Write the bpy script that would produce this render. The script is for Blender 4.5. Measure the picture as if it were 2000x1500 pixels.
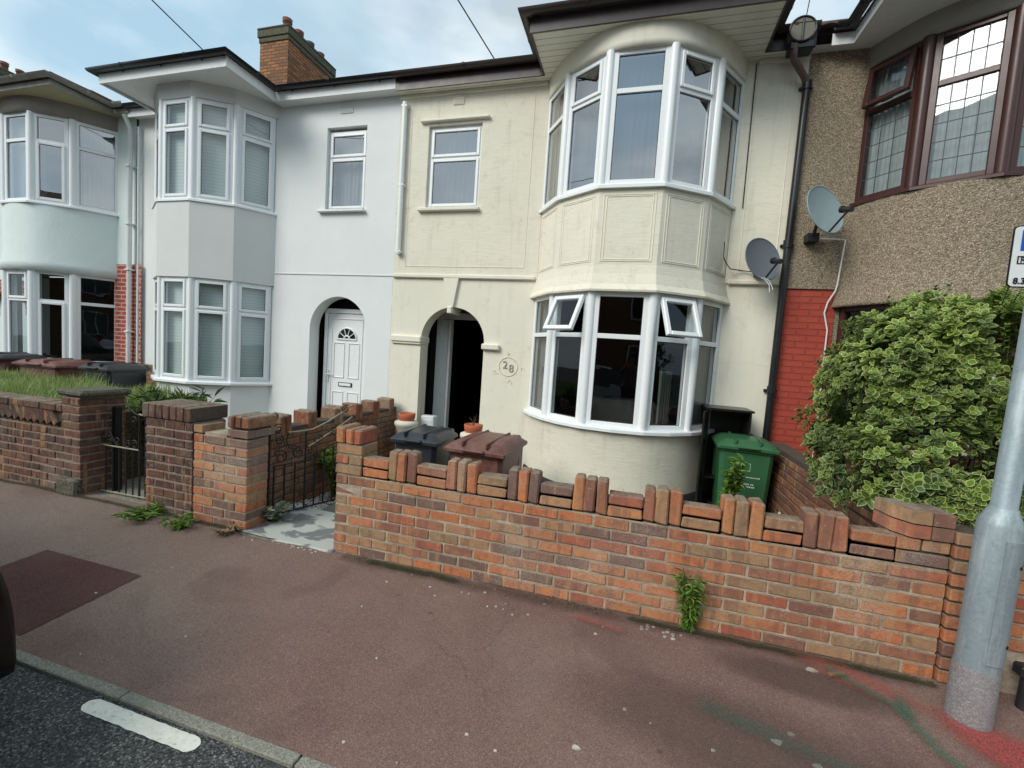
import bpy, bmesh, math, random
from mathutils import Vector, Matrix, Euler, noise
R = math.radians
random.seed(7)
for o in list(bpy.data.objects): bpy.data.objects.remove(o)
SC = bpy.context.scene
COL = SC.collection

# ------------------------------------------------------------------ camera
cd = bpy.data.cameras.new('camera'); cam = bpy.data.objects.new('camera', cd); COL.objects.link(cam)
F_PX = 855.48
cd.sensor_width = 36; cd.lens = 36 * F_PX / 2000.0; cd.clip_start = .05; cd.clip_end = 2000
RX, RY, RZ = (.961, -.084, .265), (.270, .051, -.962), (.067, .995, .071)
rm = Matrix((RX, RY, RZ)); rm = rm.to_quaternion().to_matrix()
cam.matrix_world = Matrix.Translation((0, 0, 1.6)) @ rm.to_4x4()
SC.camera = cam
SC.render.resolution_x = 1024; SC.render.resolution_y = 768
SC.render.engine = 'CYCLES'
SC.cycles.max_bounces = 8; SC.cycles.transparent_max_bounces = 12

# ------------------------------------------------------------------ light
SC.view_settings.view_transform = 'Standard'; SC.view_settings.look = 'None'
SC.view_settings.gamma = 1; SC.view_settings.exposure = 0.82
SUN_EL, SUN_AZ = 38, 216      # azimuth of the sun, measured clockwise from +Y
w = bpy.data.worlds.new('World'); SC.world = w; w.use_nodes = True
nt = w.node_tree; nt.nodes.clear()
def wn(t, **k):
    n = nt.nodes.new(t)
    for a, b in k.items(): setattr(n, a, b)
    return n
sky = wn('ShaderNodeTexSky', sky_type='NISHITA', sun_disc=False)
sky.sun_elevation = R(SUN_EL); sky.sun_rotation = R(SUN_AZ); sky.air_density = 1.0; sky.dust_density = 1.5
tc = wn('ShaderNodeTexCoord'); mp = wn('ShaderNodeMapping'); mp.inputs['Scale'].default_value = (1, 1, 2.2)
n1 = wn('ShaderNodeTexNoise'); n1.inputs['Scale'].default_value = 2.1; n1.inputs['Detail'].default_value = 7; n1.inputs['Roughness'].default_value = .5; n1.inputs['Distortion'].default_value = .25
r1 = wn('ShaderNodeValToRGB'); r1.color_ramp.elements[0].position = .38; r1.color_ramp.elements[1].position = .64
n2 = wn('ShaderNodeTexNoise'); n2.inputs['Scale'].default_value = 3.4; n2.inputs['Detail'].default_value = 6
r2 = wn('ShaderNodeValToRGB'); r2.color_ramp.elements[0].position = .35; r2.color_ramp.elements[1].position = .66
r2.color_ramp.elements[0].color = (3.7, 4.3, 4.8, 1); r2.color_ramp.elements[1].color = (8.0, 8.5, 8.6, 1)
mx = wn('ShaderNodeMix', data_type='RGBA'); bg = wn('ShaderNodeBackground'); out = wn('ShaderNodeOutputWorld')
skm = wn('ShaderNodeMix', data_type='RGBA', blend_type='MIX'); skm.inputs[0].default_value = .75; skm.inputs[7].default_value = (3.5, 5.2, 6.2, 1)
L = nt.links.new
L(tc.outputs['Generated'], mp.inputs[0]); L(mp.outputs[0], n1.inputs[0]); L(mp.outputs[0], n2.inputs[0])
L(n1.outputs[0], r1.inputs[0]); L(n2.outputs[0], r2.inputs[0])
L(sky.outputs[0], skm.inputs[6]); L(skm.outputs[2], mx.inputs[6]); L(r1.outputs[0], mx.inputs[0]); L(r2.outputs[0], mx.inputs[7])
L(mx.outputs[2], bg.inputs[0]); bg.inputs[1].default_value = .085; L(bg.outputs[0], out.inputs[0])
sd = bpy.data.lights.new('sun', 'SUN'); sd.energy = 1.5; sd.angle = R(30); sd.color = (1, .965, .90)
so = bpy.data.objects.new('sun', sd); COL.objects.link(so)
az, el = R(SUN_AZ), R(SUN_EL)
so.rotation_euler = (-Vector((math.sin(az) * math.cos(el), math.cos(az) * math.cos(el), math.sin(el)))).to_track_quat('-Z', 'Y').to_euler()

# ------------------------------------------------------------------ materials
MATS = {}
class NT:
    def __init__(s, name):
        s.m = bpy.data.materials.new(name); s.m.use_nodes = True; s.t = s.m.node_tree; s.t.nodes.clear()
        s.out = s.n('ShaderNodeOutputMaterial')
    def n(s, t, ins=None, **k):
        x = s.t.nodes.new(t)
        for a, b in k.items(): setattr(x, a, b)
        for a, b in (ins or {}).items():
            if isinstance(b, bpy.types.NodeSocket): s.t.links.new(b, x.inputs[a])
            else: x.inputs[a].default_value = b
        return x
    def co(s, scale=(1, 1, 1), rot=(0, 0, 0), loc=(0, 0, 0)):
        c = s.n('ShaderNodeTexCoord'); return s.n('ShaderNodeMapping', {0: c.outputs['Object'], 'Scale': scale, 'Rotation': rot, 'Location': loc}).outputs[0]
    def noise(s, co, sc, det=4, rough=.55, dist=0):
        return s.n('ShaderNodeTexNoise', {'Vector': co, 'Scale': sc, 'Detail': det, 'Roughness': rough, 'Distortion': dist}).outputs[0]
    def ramp(s, f, els, interp='LINEAR'):
        r = s.n('ShaderNodeValToRGB', {0: f}); cr = r.color_ramp; cr.interpolation = interp
        while len(cr.elements) < len(els): cr.elements.new(.5)
        for e, (p, c) in zip(cr.elements, els):
            e.position = p; e.color = (*c, 1) if not isinstance(c, (int, float)) else (c, c, c, 1)
        return r.outputs[0]
    def mix(s, f, a, b, bt='MIX'):
        x = s.n('ShaderNodeMix', data_type='RGBA', blend_type=bt)
        for i, v in ((0, f), (6, a), (7, b)):
            if isinstance(v, bpy.types.NodeSocket): s.t.links.new(v, x.inputs[i])
            elif isinstance(v, (int, float)) and i: x.inputs[i].default_value = (v, v, v, 1)
            else: x.inputs[i].default_value = v if not isinstance(v, tuple) else (*v, 1)
        return x.outputs[2]
    def bump(s, h, st, dist=.01, prev=None):
        b = s.n('ShaderNodeBump', {'Height': h, 'Strength': st, 'Distance': dist})
        if prev: s.t.links.new(prev, b.inputs['Normal'])
        return b.outputs[0]
    def bsdf(s, col, rough=.8, normal=None, spec=.3, metal=0, **k):
        d = {'Roughness': rough, 'Specular IOR Level': spec, 'Metallic': metal}
        d.update(k)
        d['Base Color'] = col if isinstance(col, bpy.types.NodeSocket) else (*col, 1)
        if normal: d['Normal'] = normal
        p = s.n('ShaderNodeBsdfPrincipled', d); s.t.links.new(p.outputs[0], s.out.inputs[0]); return s.m

def stucco(name, col, grain=120, st=.35, stroke=False, dirt=.12, dcol=(.30, .28, .22), streak=.10):
    t = NT(name); c = t.co()
    big = t.noise(c, 1.3, 5, .6); fine = t.noise(c, grain, 3)
    v = t.noise(t.co((5, 5, .45)), 2.2, 4, .6)
    a = tuple(x * .95 for x in col)
    base = t.mix(t.ramp(big, [(.35, 0.), (.7, 1.)]), a, col)
    base = t.mix(t.ramp(v, [(.55, 0.), (.8, dirt)]), base, dcol)
    mid = t.noise(c, 7, 6, .7)
    base = t.mix(t.ramp(mid, [(.56, 0.), (.78, dirt * 1.2)]), base, dcol)
    cr = t.n('ShaderNodeTexVoronoi', {'Vector': t.mix(.22, c, t.n('ShaderNodeTexNoise', {'Vector': c, 'Scale': 3., 'Detail': 4.}).outputs['Color']), 'Scale': .9}, feature='DISTANCE_TO_EDGE').outputs['Distance']
    ck = t.mix(1., t.ramp(cr, [(0, 1.), (.004, 0.)]), t.ramp(t.noise(t.co(loc=(8, 1, 2)), 1.1, 3), [(.5, 0.), (.62, dirt * 1.5)]), 'MULTIPLY'); base = t.mix(ck, base, dcol)
    h = fine
    nrm = t.bump(h, st, .004)
    if stroke:
        s2 = t.noise(t.co((2.2, 2.2, 15)), 2.6, 4, .62, .8)
        nrm = t.bump(t.ramp(s2, [(.38, 0.), (.62, 1.)]), .22, .004, nrm)
        base = t.mix(t.ramp(s2, [(.30, .16), (.46, 0.)]), base, dcol)
    nrm = t.bump(t.noise(c, 3, 3), .25, .03, nrm)
    return t.bsdf(base, .88, nrm, .2)

def m_brick_solid(name, pal, mott=.5, dark=(.05, .035, .03), darkp=.5):
    t = NT(name); c = t.co()
    a = t.n('ShaderNodeAttribute', attribute_name='tint').outputs['Fac']
    n = len(pal); base = t.ramp(a, [(i / n, p) for i, p in enumerate(pal)], 'CONSTANT')
    no = t.noise(c, 22, 6, .72); fine = t.noise(c, 160, 3, .7)
    base = t.mix(t.ramp(no, [(.45, 0.), (.72, mott)]), base, dark)
    base = t.mix(t.ramp(t.noise(t.co(loc=(4, 2, 7)), 9, 6, .7), [(.5, 0.), (.75, .42)]), base, (.46, .26, .14))
    base = t.mix(t.ramp(t.noise(t.co(loc=(1, 9, 3)), 2.4, 5, .65), [(.54, 0.), (.76, .38)]), base, (.24, .19, .12))
    vb = t.noise(t.co((1, 1, .12), loc=(3, 5, 1)), 17, 2, .5); base = t.mix(t.ramp(vb, [(.58, 0.), (.61, .45)]), base, (.19, .10, .075)); base = t.mix(t.ramp(vb, [(.36, .4), (.40, 0.)]), base, (.50, .27, .13))
    # grime and lichen on the upward faces
    g = t.n('ShaderNodeNewGeometry'); z = t.n('ShaderNodeSeparateXYZ', {0: g.outputs['Normal']}).outputs[2]
    up = t.ramp(z, [(.4, 0.), (.8, .8)])
    base = t.mix(up, base, t.ramp(no, [(.4, (.12, .10, .075)), (.66, (.30, .25, .19))]))
    base = t.mix(t.ramp(fine, [(.3, .4), (.5, 0.)]), base, (.10, .06, .045))
    base = t.mix(t.ramp(t.noise(t.co(loc=(6, 6, 1)), 34, 5, .8), [(.60, 0.), (.68, .6)]), base, (.46, .40, .32))
    base = t.mix(t.mix(1., t.ramp(t.noise(t.co(loc=(2, 8, 8)), 1.3, 3, .5), [(.52, 0.), (.66, 1.)]), t.ramp(fine, [(.45, 0.), (.6, .55)]), 'MULTIPLY'), base, (.50, .45, .38))
    nrm = t.bump(no, .5, .006); nrm = t.bump(fine, .5, .0025, nrm)
    return t.bsdf(base, .92, nrm, .15)
def m_mortar(name, col):
    t = NT(name); c = t.co(); n = t.noise(c, 30, 6, .7)
    base = t.ramp(n, [(.3, tuple(x * .55 for x in col)), (.6, col)])
    base = t.mix(t.ramp(t.noise(c, 3, 4), [(.45, 0.), (.7, .6)]), base, (.12, .10, .08))
    return t.bsdf(base, .95, t.bump(n, .7, .004), .1)
def m_bricktex(name, c1, c2, mort, bump=.6, ms=.010, painted=False, axis='X'):
    # axis X: wall runs along X; Y: along Y
    t = NT(name); tcn = t.n('ShaderNodeTexCoord'); sp = t.n('ShaderNodeSeparateXYZ', {0: tcn.outputs['Object']})
    g = t.n('ShaderNodeNewGeometry'); ns = t.n('ShaderNodeSeparateXYZ', {0: g.outputs['Normal']})
    ax = t.n('ShaderNodeMath', {0: ns.outputs[0]}, operation='ABSOLUTE').outputs[0]
    isx = t.n('ShaderNodeMath', {0: ax, 1: .7}, operation='GREATER_THAN').outputs[0]
    u = t.n('ShaderNodeMix', {0: isx, 2: sp.outputs[0], 3: sp.outputs[1]}).outputs[0]
    cv = t.n('ShaderNodeCombineXYZ', {0: u, 1: sp.outputs[2]})
    br = t.n('ShaderNodeTexBrick', {'Vector': cv.outputs[0], 'Color1': (*c1, 1), 'Color2': (*c2, 1), 'Mortar': (*mort, 1), 'Scale': 1., 'Mortar Size': ms, 'Mortar Smooth': .3, 'Bias': 0., 'Brick Width': .225, 'Row Height': .075})
    c = t.co(); no = t.noise(c, 26, 5, .7)
    base = t.mix(t.ramp(no, [(.4, 0.), (.75, .5 if not painted else .15)]), br.outputs[0], tuple(x * .45 for x in c1))
    big = t.noise(c, 4, 5, .7)
    base = t.mix(t.ramp(big, [(.5, 0.), (.8, .35)]), base, tuple(x * .5 for x in c2))
    inv = t.ramp(br.outputs['Fac'], [(0, 1.), (1, 0.)])
    nrm = t.bump(inv, bump, .008); nrm = t.bump(no, .5, .004, nrm)
    return t.bsdf(base, .8 if not painted else .6, nrm, .25)
def plastic(name, col, rough=.35, grime=.12, spec=.5, gcol=None):
    t = NT(name); c = t.co(); n = t.noise(c, 9, 6, .7); f = t.noise(c, 200, 2)
    base = t.mix(t.ramp(n, [(.42, 0.), (.78, grime)]), col, gcol or tuple(x * .5 + .03 for x in col))
    ro = t.n('ShaderNodeMath', {0: n, 1: .25, 2: rough - .1}, operation='MULTIPLY_ADD').outputs[0]
    return t.bsdf(base, ro, t.bump(f, .06, .001, t.bump(t.noise(c, 4, 2), .08, .02)), spec)
def flat(name, col, rough=.7, spec=.3, metal=0, **k):
    t = NT(name); c = t.co(); n = t.noise(c, 18, 5, .65)
    return t.bsdf(t.mix(t.ramp(n, [(.4, 0.), (.8, .3)]), col, tuple(x * .6 for x in col)), rough, t.bump(n, .15, .003), spec, metal, **k)
def glassm(name, ior=1.9, tint=(.92, .95, .95), rough=.0):
    t = NT(name); f0 = ((ior - 1) / (ior + 1)) ** 2; lw = t.n('ShaderNodeLayerWeight', {'Blend': .5}).outputs['Facing']; fr = t.n('ShaderNodeMath', {0: t.n('ShaderNodeMath', {0: lw, 1: 4.2}, operation='POWER').outputs[0], 1: 1 - f0, 2: f0}, operation='MULTIPLY_ADD').outputs[0]
    tr = t.n('ShaderNodeBsdfTransparent', {0: (*tint, 1)}); gl = t.n('ShaderNodeBsdfGlossy', {'Color': (.95, .97, 1, 1), 'Roughness': rough, 'Normal': t.bump(t.noise(t.co(), 1.6, 2), .06, .03)})
    m = t.n('ShaderNodeMixShader', {0: fr, 1: tr.outputs[0], 2: gl.outputs[0]}); t.t.links.new(m.outputs[0], t.out.inputs[0]); return t.m
def cloth(name, col, trans=.35):
    t = NT(name); c = t.co(); n = t.noise(t.co((30, 30, 1)), 3, 3)
    cc = t.mix(t.ramp(n, [(.3, 0.), (.7, .35)]), col, tuple(x * .6 for x in col))
    d = t.n('ShaderNodeBsdfDiffuse', {0: cc}); l = t.n('ShaderNodeBsdfTranslucent', {0: cc}); p = t.n('ShaderNodeBsdfTransparent')
    a = t.n('ShaderNodeMixShader', {0: .35, 1: d.outputs[0], 2: l.outputs[0]}); b = t.n('ShaderNodeMixShader', {0: trans, 1: a.outputs[0], 2: p.outputs[0]})
    t.t.links.new(b.outputs[0], t.out.inputs[0]); return t.m
def leafm(name, c1, c2, tr=.3, rough=.45):
    t = NT(name); a = t.n('ShaderNodeAttribute', attribute_name='tint').outputs['Fac']
    cc = t.ramp(a, [(0, c1), (1, c2)])
    p = t.n('ShaderNodeBsdfPrincipled', {'Base Color': cc, 'Roughness': rough, 'Specular IOR Level': .4}); l = t.n('ShaderNodeBsdfTranslucent', {0: cc})
    m = t.n('ShaderNodeMixShader', {0: tr, 1: p.outputs[0], 2: l.outputs[0]}); t.t.links.new(m.outputs[0], t.out.inputs[0]); return t.m

M = MATS
M['cream_tex'] = stucco('cream_textured', (.78, .745, .615), 90, .3, True, .26, (.34, .31, .22))
M['cream'] = stucco('cream_smooth', (.79, .76, .635), 150, .2, False, .24, (.36, .32, .22))
M['cream_trim'] = stucco('cream_trim', (.80, .77, .65), 200, .12, False, .16, (.33, .29, .20))
M['white_r'] = stucco('white_render', (.76, .785, .77), 220, .12, False, .06, (.42, .45, .45))
M['white_bay'] = stucco('white_bay_render', (.68, .69, .67), 220, .10, False, .05, (.42, .42, .42))
M['mint'] = stucco('mint_roughcast', (.70, .78, .76), 26, .9, False, .10, (.40, .47, .46))
M['mint_s'] = stucco('mint_smooth', (.70, .78, .76), 120, .3, False, .10, (.40, .47, .46))
M['beige_w'] = stucco('old_render', (.32, .30, .27), 60, .6, False, .4, (.16, .14, .12))
def pebble(name):
    t = NT(name); c = t.co()
    v = t.n('ShaderNodeTexVoronoi', {'Vector': c, 'Scale': 95., 'Randomness': 1.}); d = v.outputs['Distance']
    rnd = t.n('ShaderNodeSeparateColor', {0: v.outputs['Color']}).outputs[0]
    base = t.ramp(rnd, [(0, (.17, .12, .08)), (.25, (.31, .24, .165)), (.5, (.40, .325, .23)), (.72, (.50, .42, .31)), (.93, (.62, .56, .46))], 'CONSTANT')
    base = t.mix(t.ramp(d, [(.36, 0.), (.70, .9)]), base, (.21, .165, .115))
    base = t.mix(t.ramp(t.noise(c, 1.6, 5, .65), [(.45, 0.), (.75, .35)]), base, (.20, .19, .11))
    return t.bsdf(base, .85, t.bump(t.ramp(d, [(0, 1.), (.6, 0.)]), .8, .008), .3)
M['pebble'] = pebble('pebbledash')
ORANGE = [(0.508, 0.175, 0.079), (0.407, 0.124, 0.073), (0.520, 0.226, 0.102), (0.339, 0.147, 0.090), (0.452, 0.186, 0.090), (0.565, 0.203, 0.088), (0.384, 0.226, 0.124), (0.237, 0.113, 0.085), (0.452, 0.249, 0.136), (0.429, 0.147, 0.085), (0.475, 0.181, 0.090), (0.192, 0.124, 0.102), (0.520, 0.203, 0.096), (0.339, 0.215, 0.124)]
DARKB = [(0.085, 0.044, 0.037), (0.111, 0.052, 0.041), (0.074, 0.048, 0.041), (0.126, 0.056, 0.041), (0.089, 0.056, 0.044), (0.148, 0.067, 0.044), (0.067, 0.044, 0.038), (0.104, 0.059, 0.044)]
YELB = [(.33, .19, .09), (.26, .13, .07), (.40, .24, .11), (.20, .10, .06), (.34, .20, .10)]
M['brick_o'] = m_brick_solid('orange_brick', ORANGE, .55, (.12, .07, .05))
M['brick_d'] = m_brick_solid('brown_brick', DARKB, .5, (.05, .04, .035))
M['brick_b'] = m_brick_solid('boundary_brick', [(.25, .095, .05), (.20, .08, .05), (.30, .12, .055), (.17, .08, .055), (.24, .12, .07)], .6)
M['mortar'] = m_mortar('mortar_buff', (.50, .41, .30))
M['mortar_g'] = m_mortar('mortar_dark', (.11, .085, .07))
M['mortar_p'] = m_mortar('mortar_pinkish', (.34, .26, .22))
M['brick_red'] = m_bricktex('red_brick_pointed', (.42, .085, .06), (.36, .07, .05), (.55, .40, .33), .5, .012)
M['brick_redp'] = m_bricktex('red_painted_brick', (.40, .072, .045), (.375, .066, .042), (.34, .058, .038), 1.0, .011, True)
M['brick_ch'] = m_bricktex('stock_brick', (.42, .17, .065), (.16, .08, .045), (.10, .075, .05), .7, .013)
M['brick_yel'] = m_bricktex('old_yellow_brick', (.36, .20, .09), (.17, .09, .05), (.12, .09, .06), .7, .012)
M['upvc'] = plastic('white_upvc', (.80, .83, .83), .28, .05)
M['upvc_d'] = plastic('aged_upvc', (.66, .69, .68), .35, .12)
M['brown_upvc'] = plastic('brown_upvc', (.055, .018, .014), .3, .15)
M['gutter_b'] = plastic('brown_gutter', (.035, .022, .02), .35, .25, gcol=(.09, .075, .065))
M['gutter_k'] = plastic('black_gutter', (.012, .013, .015), .3, .2)
M['gutter_g'] = plastic('grey_gutter', (.30, .29, .26), .5, .6, gcol=(.12, .11, .09))
M['gasket'] = flat('gasket', (.02, .02, .02), .6)
def soffitm(name, col, g=.3):
    t = NT(name); sp = t.n('ShaderNodeSeparateXYZ', {0: t.co()})
    wv = t.n('ShaderNodeMath', {0: sp.outputs[1], 1: .1}, operation='MODULO'); 
    f = t.n('ShaderNodeMath', {0: wv.outputs[0], 1: .006}, operation='LESS_THAN').outputs[0]
    n = t.noise(t.co(), 3, 5)
    base = t.mix(t.ramp(n, [(.4, 0.), (.8, g)]), col, (.3, .28, .22)); base = t.mix(f, base, (.12, .11, .08))
    return t.bsdf(base, .5, None, .3)
M['soffit_c'] = soffitm('cream_slat_soffit', (.84, .82, .72)); M['soffit_w'] = flat('white_soffit', (.82, .83, .82), .5); M['soffit_m'] = flat('old_soffit', (.46, .42, .26), .8)
M['fascia_w'] = flat('white_fascia', (.80, .81, .80), .45)
M['glass'] = glassm('window_glass', 1.85); M['glass_up'] = glassm('upper_window_glass', 3.6); M['glass_dk'] = glassm('dark_glass', 1.55, (.8, .85, .85))
M['net'] = cloth('net_curtain', (.15, .175, .20), .25); M['net_w'] = cloth('white_net', (.56, .62, .62), .05); M['net_g'] = cloth('grey_net', (.38, .37, .34), .15)
def blindm():
    t = NT('roller_blind'); sp = t.n('ShaderNodeSeparateXYZ', {0: t.co()})
    wv = t.n('ShaderNodeMath', {0: sp.outputs[2], 1: .05}, operation='MODULO').outputs[0]
    c = t.ramp(t.n('ShaderNodeMath', {0: wv, 1: 20.}, operation='MULTIPLY').outputs[0], [(0, (.40, .46, .44)), (.2, (.50, .57, .55)), (.9, (.54, .61, .59)), (1, (.44, .5, .48))])
    return t.bsdf(c, .6, None, .3)
M['blind'] = blindm()
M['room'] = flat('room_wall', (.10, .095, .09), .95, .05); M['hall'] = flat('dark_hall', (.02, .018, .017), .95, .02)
def tilem():
    t = NT('roof_tiles'); c = t.co(); n = t.noise(c, 8, 6, .7)
    return t.bsdf(t.ramp(n, [(.3, (.05, .035, .03)), (.6, (.12, .075, .055)), (.8, (.16, .14, .10))]), .9, t.bump(n, .6, .01), .2)
M['tile'] = tilem()
def pavem():
    t = NT('red_tarmac'); c = t.co()
    sp = t.n('ShaderNodeTexVoronoi', {'Vector': c, 'Scale': 300.}); rnd = t.n('ShaderNodeSeparateColor', {0: sp.outputs['Color']}).outputs[0]
    big = t.noise(c, .9, 6, .62, .4); b2 = t.noise(t.co(loc=(5, 3, 0)), 2.6, 6, .68, .5); fine = t.noise(c, 95, 3, .7)
    base = t.ramp(big, [(.32, (.178, .095, .080)), (.5, (.215, .126, .104)), (.68, (.245, .168, .136))])
    base = t.mix(t.ramp(b2, [(.5, 0.), (.74, .55)]), base, (.150, .120, .094))
    # greyer towards the far left, as walked and patched
    px = t.n('ShaderNodeSeparateXYZ', {0: c}); gx = t.n('ShaderNodeMath', {0: px.outputs[0], 1: t.n('ShaderNodeMath', {0: b2, 1: 2.2}, operation='MULTIPLY').outputs[0]}, operation='ADD').outputs[0]
    gx = t.n('ShaderNodeMapRange', {0: gx, 1: 0.3, 2: -2.6, 3: 0., 4: .62}).outputs[0]
    base = t.mix(gx, base, (.205, .168, .136))
    base = t.mix(t.ramp(rnd, [(0, .62), (.2, .35), (.5, 0.)], 'LINEAR'), base, (.06, .038, .034))
    base = t.mix(t.ramp(rnd, [(.84, 0.), (.90, .35), (1, .6)]), base, (.36, .27, .22))
    wn_ = t.noise(t.co(loc=(2, 2, 2)), 1.5, 4, .6, 1.0)
    base = t.mix(t.ramp(wn_, [(.56, 0.), (.68, .35)]), base, (.10, .065, .055))
    g2 = t.n('ShaderNodeTexVoronoi', {'Vector': c, 'Scale': 3.2}); base = t.mix(t.ramp(g2.outputs['Distance'], [(0, .6), (.035, .5), (.05, 0.)]), base, (.06, .045, .04))
    cv = t.n('ShaderNodeTexVoronoi', {'Vector': t.mix(.25, c, t.n('ShaderNodeTexNoise', {'Vector': c, 'Scale': 4., 'Detail': 5.}).outputs['Color']), 'Scale': .8}, feature='DISTANCE_TO_EDGE').outputs['Distance']
    base = t.mix(t.mix(1., t.ramp(cv, [(0, .35), (.003, 0.)]), t.ramp(t.noise(t.co(loc=(1, 4, 0)), 1.3, 3), [(.48, 0.), (.56, 1.)]), 'MULTIPLY'), base, (.045, .03, .026))
    h = t.mix(.5, sp.outputs['Distance'], fine)
    return t.bsdf(base, .9, t.bump(b2, .2, .03, t.bump(h, .8, .004)), .25)
M['pave'] = pavem()
def speck(name, stops, sc=200, bump=.7, rough=.9, blot=None):
    t = NT(name); c = t.co(); v = t.n('ShaderNodeTexVoronoi', {'Vector': c, 'Scale': float(sc)}); rnd = t.n('ShaderNodeSeparateColor', {0: v.outputs['Color']}).outputs[0]
    base = t.ramp(rnd, stops); 
    if blot: base = t.mix(t.ramp(t.noise(c, 2.2, 6, .65), [(.42, 0.), (.72, .7)]), base, blot)
    return t.bsdf(base, rough, t.bump(v.outputs['Distance'], bump, .004), .25)
M['road'] = speck('asphalt', [(0, (.018, .019, .02)), (.5, (.062, .063, .061)), (.85, (.11, .11, .104)), (.97, (.25, .25, .23))], 150, .8, .85, (.03, .031, .033))
M['patch'] = speck('maroon_patch', [(0, (.058, .022, .021)), (.6, (.082, .032, .030)), (1, (.13, .06, .055))], 220, .4, .85, (.092, .050, .042))
M['kerb'] = speck('kerb_concrete', [(0, (.16, .155, .125)), (.6, (.25, .24, .195)), (1, (.34, .33, .27))], 170, .5, .9, (.20, .19, .15))
def roadpaint():
    t = NT('road_paint'); c = t.co(); n = t.noise(c, 40, 6, .75)
    return t.bsdf(t.ramp(n, [(.30, (.30, .29, .24)), (.42, (.66, .65, .56)), (.7, (.78, .77, .68))]), .75, t.bump(n, .5, .004), .3)
M['rpaint'] = roadpaint()
def spray(name, col, sc, lo, hi, loc=(0, 0, 0), op=1.):
    t = NT(name); n = t.noise(t.co(loc=loc), sc, 7, .75); f = t.noise(t.co(), 150, 3)
    u = t.n('ShaderNodeAttribute', attribute_name='tint').outputs['Fac']
    m_ = t.n('ShaderNodeMath', {0: t.n('ShaderNodeMath', {0: n, 1: .55}, operation='ADD').outputs[0], 1: u}, operation='MULTIPLY').outputs[0]
    a = t.ramp(m_, [(lo, 0.), (hi, op)]); a = t.mix(t.ramp(f, [(.42, .55), (.55, 0.)]), a, (0, 0, 0))
    p = t.n('ShaderNodeBsdfPrincipled', {'Base Color': t.mix(t.ramp(f, [(.35, .5), (.6, 0.)]), col, tuple(x * .4 for x in col)), 'Roughness': .9, 'Specular IOR Level': .15}); tr = t.n('ShaderNodeBsdfTransparent')
    mxn = t.n('ShaderNodeMixShader', {0: a, 1: tr.outputs[0], 2: p.outputs[0]}); t.t.links.new(mxn.outputs[0], t.out.inputs[0]); return t.m
M['sp_red'] = spray('red_spray', (.46, .085, .075), 6, .35, .95, op=.8); M['sp_green'] = spray('green_spray', (.075, .15, .10), 22, .45, 1.0, (3, 1, 0), .75); M['sp_green2'] = spray('faint_green_spray', (.07, .14, .10), 6, .5, 1.1, (3, 1, 0), .4); M['sp_pink'] = spray('pink_spray', (.42, .13, .10), 9, .5, 1.1, (7, 2, 0), .55); M['sp_white'] = spray('white_spray', (.75, .72, .68), 20, .2, .6)
M['sp_dark2'] = spray('faint_damp', (.11, .08, .062), 4, .5, 1.4, (1, 5, 0), .4); M['sp_dark'] = spray('damp_dirt', (.10, .07, .055), 8, .5, 1.3, (1, 1, 0), .5); M['sp_moss'] = spray('moss', (.045, .052, .022), 16, .62, .9, (3, 4, 0), .9)
def slabm():
    t = NT('slab_patchy'); c = t.co(); n = t.noise(t.co((1, 1.4, 1)), 4.2, 3, .5, .5); f = t.noise(c, 120, 4, .7)
    base = t.ramp(n, [(.47, (.46, .47, .43)), (.53, (.17, .18, .18))]); base = t.mix(t.ramp(f, [(.4, .25), (.6, 0.)]), base, (.15, .15, .13))
    return t.bsdf(base, .85, t.bump(f, .3, .003), .25)
M['slab'] = slabm(); M['slab_d'] = speck('slate_path', [(0, (.10, .11, .10)), (.7, (.16, .17, .155)), (1, (.2, .2, .18))], 90, .2, .8, (.13, .15, .12))
M['conc'] = speck('concrete_ground', [(0, (.16, .15, .12)), (.7, (.26, .25, .20)), (1, (.34, .33, .28))], 120, .5, .9, (.16, .16, .09))
M['soil'] = speck('soil', [(0, (.03, .022, .015)), (.7, (.08, .06, .04)), (1, (.13, .1, .07))], 60, 1, .95, (.05, .05, .03))
M['gravel'] = leafm('gravel_stone', (.30, .27, .24), (.72, .68, .62), 0., .8)
M['grit'] = leafm('pale_litter', (.28, .25, .20), (.58, .55, .48), 0., .8)
def galv():
    t = NT('galvanised'); c = t.co(); v = t.n('ShaderNodeTexVoronoi', {'Vector': c, 'Scale': 90.}); rnd = t.n('ShaderNodeSeparateColor', {0: v.outputs['Color']}).outputs[0]
    s_ = t.noise(t.co((6, 6, .8)), 3.2, 5, .7)
    base = t.ramp(rnd, [(0, (.26, .32, .345)), (1, (.30, .36, .385))]); base = t.mix(t.ramp(s_, [(.5, 0.), (.72, .7)]), base, (.50, .55, .56))
    base = t.mix(t.ramp(t.noise(c, 14, 6, .75), [(.56, 0.), (.72, .6)]), base, (.15, .17, .18))
    return t.bsdf(base, .55, t.bump(t.noise(c, 60, 3), .15, .002), .4, .35)
M['galv'] = galv(); M['galv_base'] = speck('galv_weathered_base', [(0, (.16, .15, .155)), (.7, (.24, .225, .23)), (1, (.32, .31, .31))], 150, .2, .7, (.30, .28, .27))
M['iron'] = flat('black_iron', (.018, .015, .013), .55, .4); M['rope'] = flat('pale_rope', (.30, .26, .20), .8)
M['bin_k'] = plastic('bin_dark_blue', (.022, .028, .036), .32, .25, .5, (.06, .065, .07)); M['bin_b'] = plastic('bin_brown', (.13, .050, .038), .42, .7, .4, (.26, .16, .135)); M['bin_g'] = plastic('bin_green', (.030, .115, .048), .38, .25, .5, (.06, .14, .07))
M['bin_k2'] = plastic('bin_charcoal', (.025, .027, .03), .4, .3, .45)
M['decal'] = flat('white_print', (.62, .64, .62), .6)
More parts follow.
